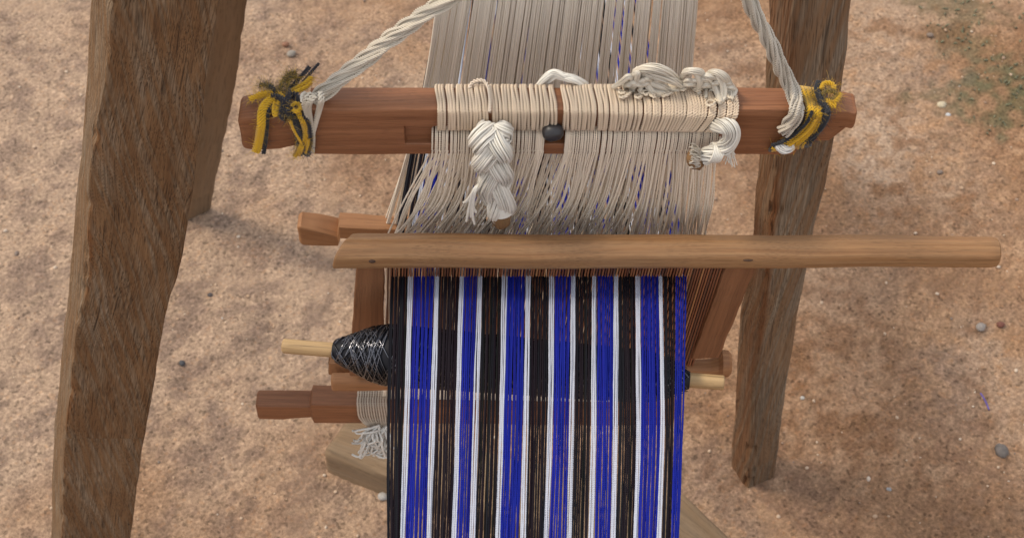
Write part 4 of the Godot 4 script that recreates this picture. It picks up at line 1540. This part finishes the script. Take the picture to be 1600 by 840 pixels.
	part("white_cord_end", wb.mesh(), M.silk, t)

# out is in millimetres, away from the bar's face toward the viewer
func _wind(t: Node3D, specs: Array, hair: MB, top: float) -> void:
	for s in specs:
		var pts := []
		for q in s[3]:
			var p := at(q[0], q[1], -FRONT - q[2] * 0.001)
			if p.y > top + 0.004 and q[2] < 20:      # on the top face: rest on it
				var p2 := lvl(q[0], q[1], top + q[2] * 0.0008)
				p = p2
			pts.append(p)
		var path := spline(pts, 8)
		var w := wool(path, s[1] * 0.001, shade(s[0], rnd(0.85, 1.12)), s[2])
		var called := "yellow_strand" if s[0].r > 0.4 else "black_strand"
		part(called, w[0].mesh(), M.wool, t)
		var f: MB = w[1]
		var base := hair.v.size()
		hair.v.append_array(f.v); hair.n.append_array(f.n); hair.uv.append_array(f.uv); hair.c.append_array(f.c)
		for i in f.ix:
			hair.ix.append(base + i)

# ---------------------------------------------------------------- pebbles and litter
func build_pebbles() -> void:
	var list := [
		[1565, 706, 11, Color(0.22, 0.185, 0.165), "dark grey pebble on the ground near the right edge, lower down"],
		[1533, 512, 8, Color(0.42, 0.36, 0.32), "flat pale grey pebble on the ground right of the right post"],
		[1472, 165, 8, Color(0.78, 0.66, 0.46), "cream pebble on the ground beside the weeds"],
		[1482, 180, 4.5, Color(0.75, 0.75, 0.76), "small white pebble just below the cream pebble"],
		[1564, 508, 6, Color(0.25, 0.09, 0.06), "dark red pebble beside the flat grey pebble"],
		[1388, 766, 5, Color(0.45, 0.43, 0.42), "small grey pebble low on the ground right of the right post"],
		[1386, 730, 3, Color(0.75, 0.72, 0.68), "tiny white chip on the ground above the small grey pebble"],
		[284, 568, 5, Color(0.10, 0.10, 0.11), "small round black seed on the ground right of the thick left post"],
		[347, 499, 4, Color(0.72, 0.66, 0.60), "whitish chip on the ground between the left post and the beater"],
		[328, 461, 4, Color(0.12, 0.10, 0.10), "dark speck of stone above the whitish chip"],
		[599, 776, 8, Color(0.55, 0.51, 0.47), "pale pebble on the ground at the left edge of the striped threads"],
		[446, 70, 6, Color(0.40, 0.19, 0.11), "reddish pebble on the ground above the left wool tie"],
		[455, 85, 8, Color(0.44, 0.38, 0.32), "tan pebble on the ground just below the reddish pebble"],
		[1254, 622, 3.5, Color(0.72, 0.66, 0.58), "tiny pale chip on the ground right of the right post"],
		[1438, 485, 4, Color(0.66, 0.62, 0.58), "pale chip on the ground left of the flat grey pebble"],
	]
	for p in list:
		var nz := noise(900 + int(p[0]), 0.9, 2)
		var b := MB.new()
		var c := lvl(p[0], p[1], 0.0)
		var r: float = p[2] / 1650.0
		var R := 9; var S := 14
		var yaw := rnd(0, TAU)
		for i in R + 1:
			for j in S + 1:
				var th := PI * i / R
				var ph := TAU * j / S
				var d := Vector3(sin(th) * cos(ph), cos(th), sin(th) * sin(ph))
				var k := 1.0 + 0.28 * nz.get_noise_3dv(d * 1.6)
				b.v.append(c + (Vector3(d.x * 1.1, d.y * 0.65, d.z * 0.9) * r * k).rotated(Vector3.UP, yaw) + Vector3(0, r * 0.3, 0))
				b.n.append((d + Vector3(0, 0.2, 0)).normalized().rotated(Vector3.UP, yaw)); b.uv.append(Vector2(ph, th))
				b.c.append(shade(p[3], 0.62 + 0.25 * nz.get_noise_3dv(d * 5.0)))
		for i in R:
			for j in S:
				var q := i * (S + 1) + j
				b.ix.append_array([q, q + S + 1, q + 1, q + 1, q + S + 1, q + S + 2])
		single("pebble", b.mesh(), fibre_mat(0.75), p[4], "pebble", "pebbles on the ground")
	var tb := MB.new()
	tb.col = Color(0.16, 0.12, 0.36)
	tb.tube(spline([lvl(1533, 614, 0.004), lvl(1538, 622, 0.005), lvl(1543, 632, 0.003), lvl(1546, 640, 0.004)], 6), 0.0008, 5)
	single("thread_scrap", tb.mesh(), M.thread, "short purple thread scrap lying on the ground at the right", "thread")
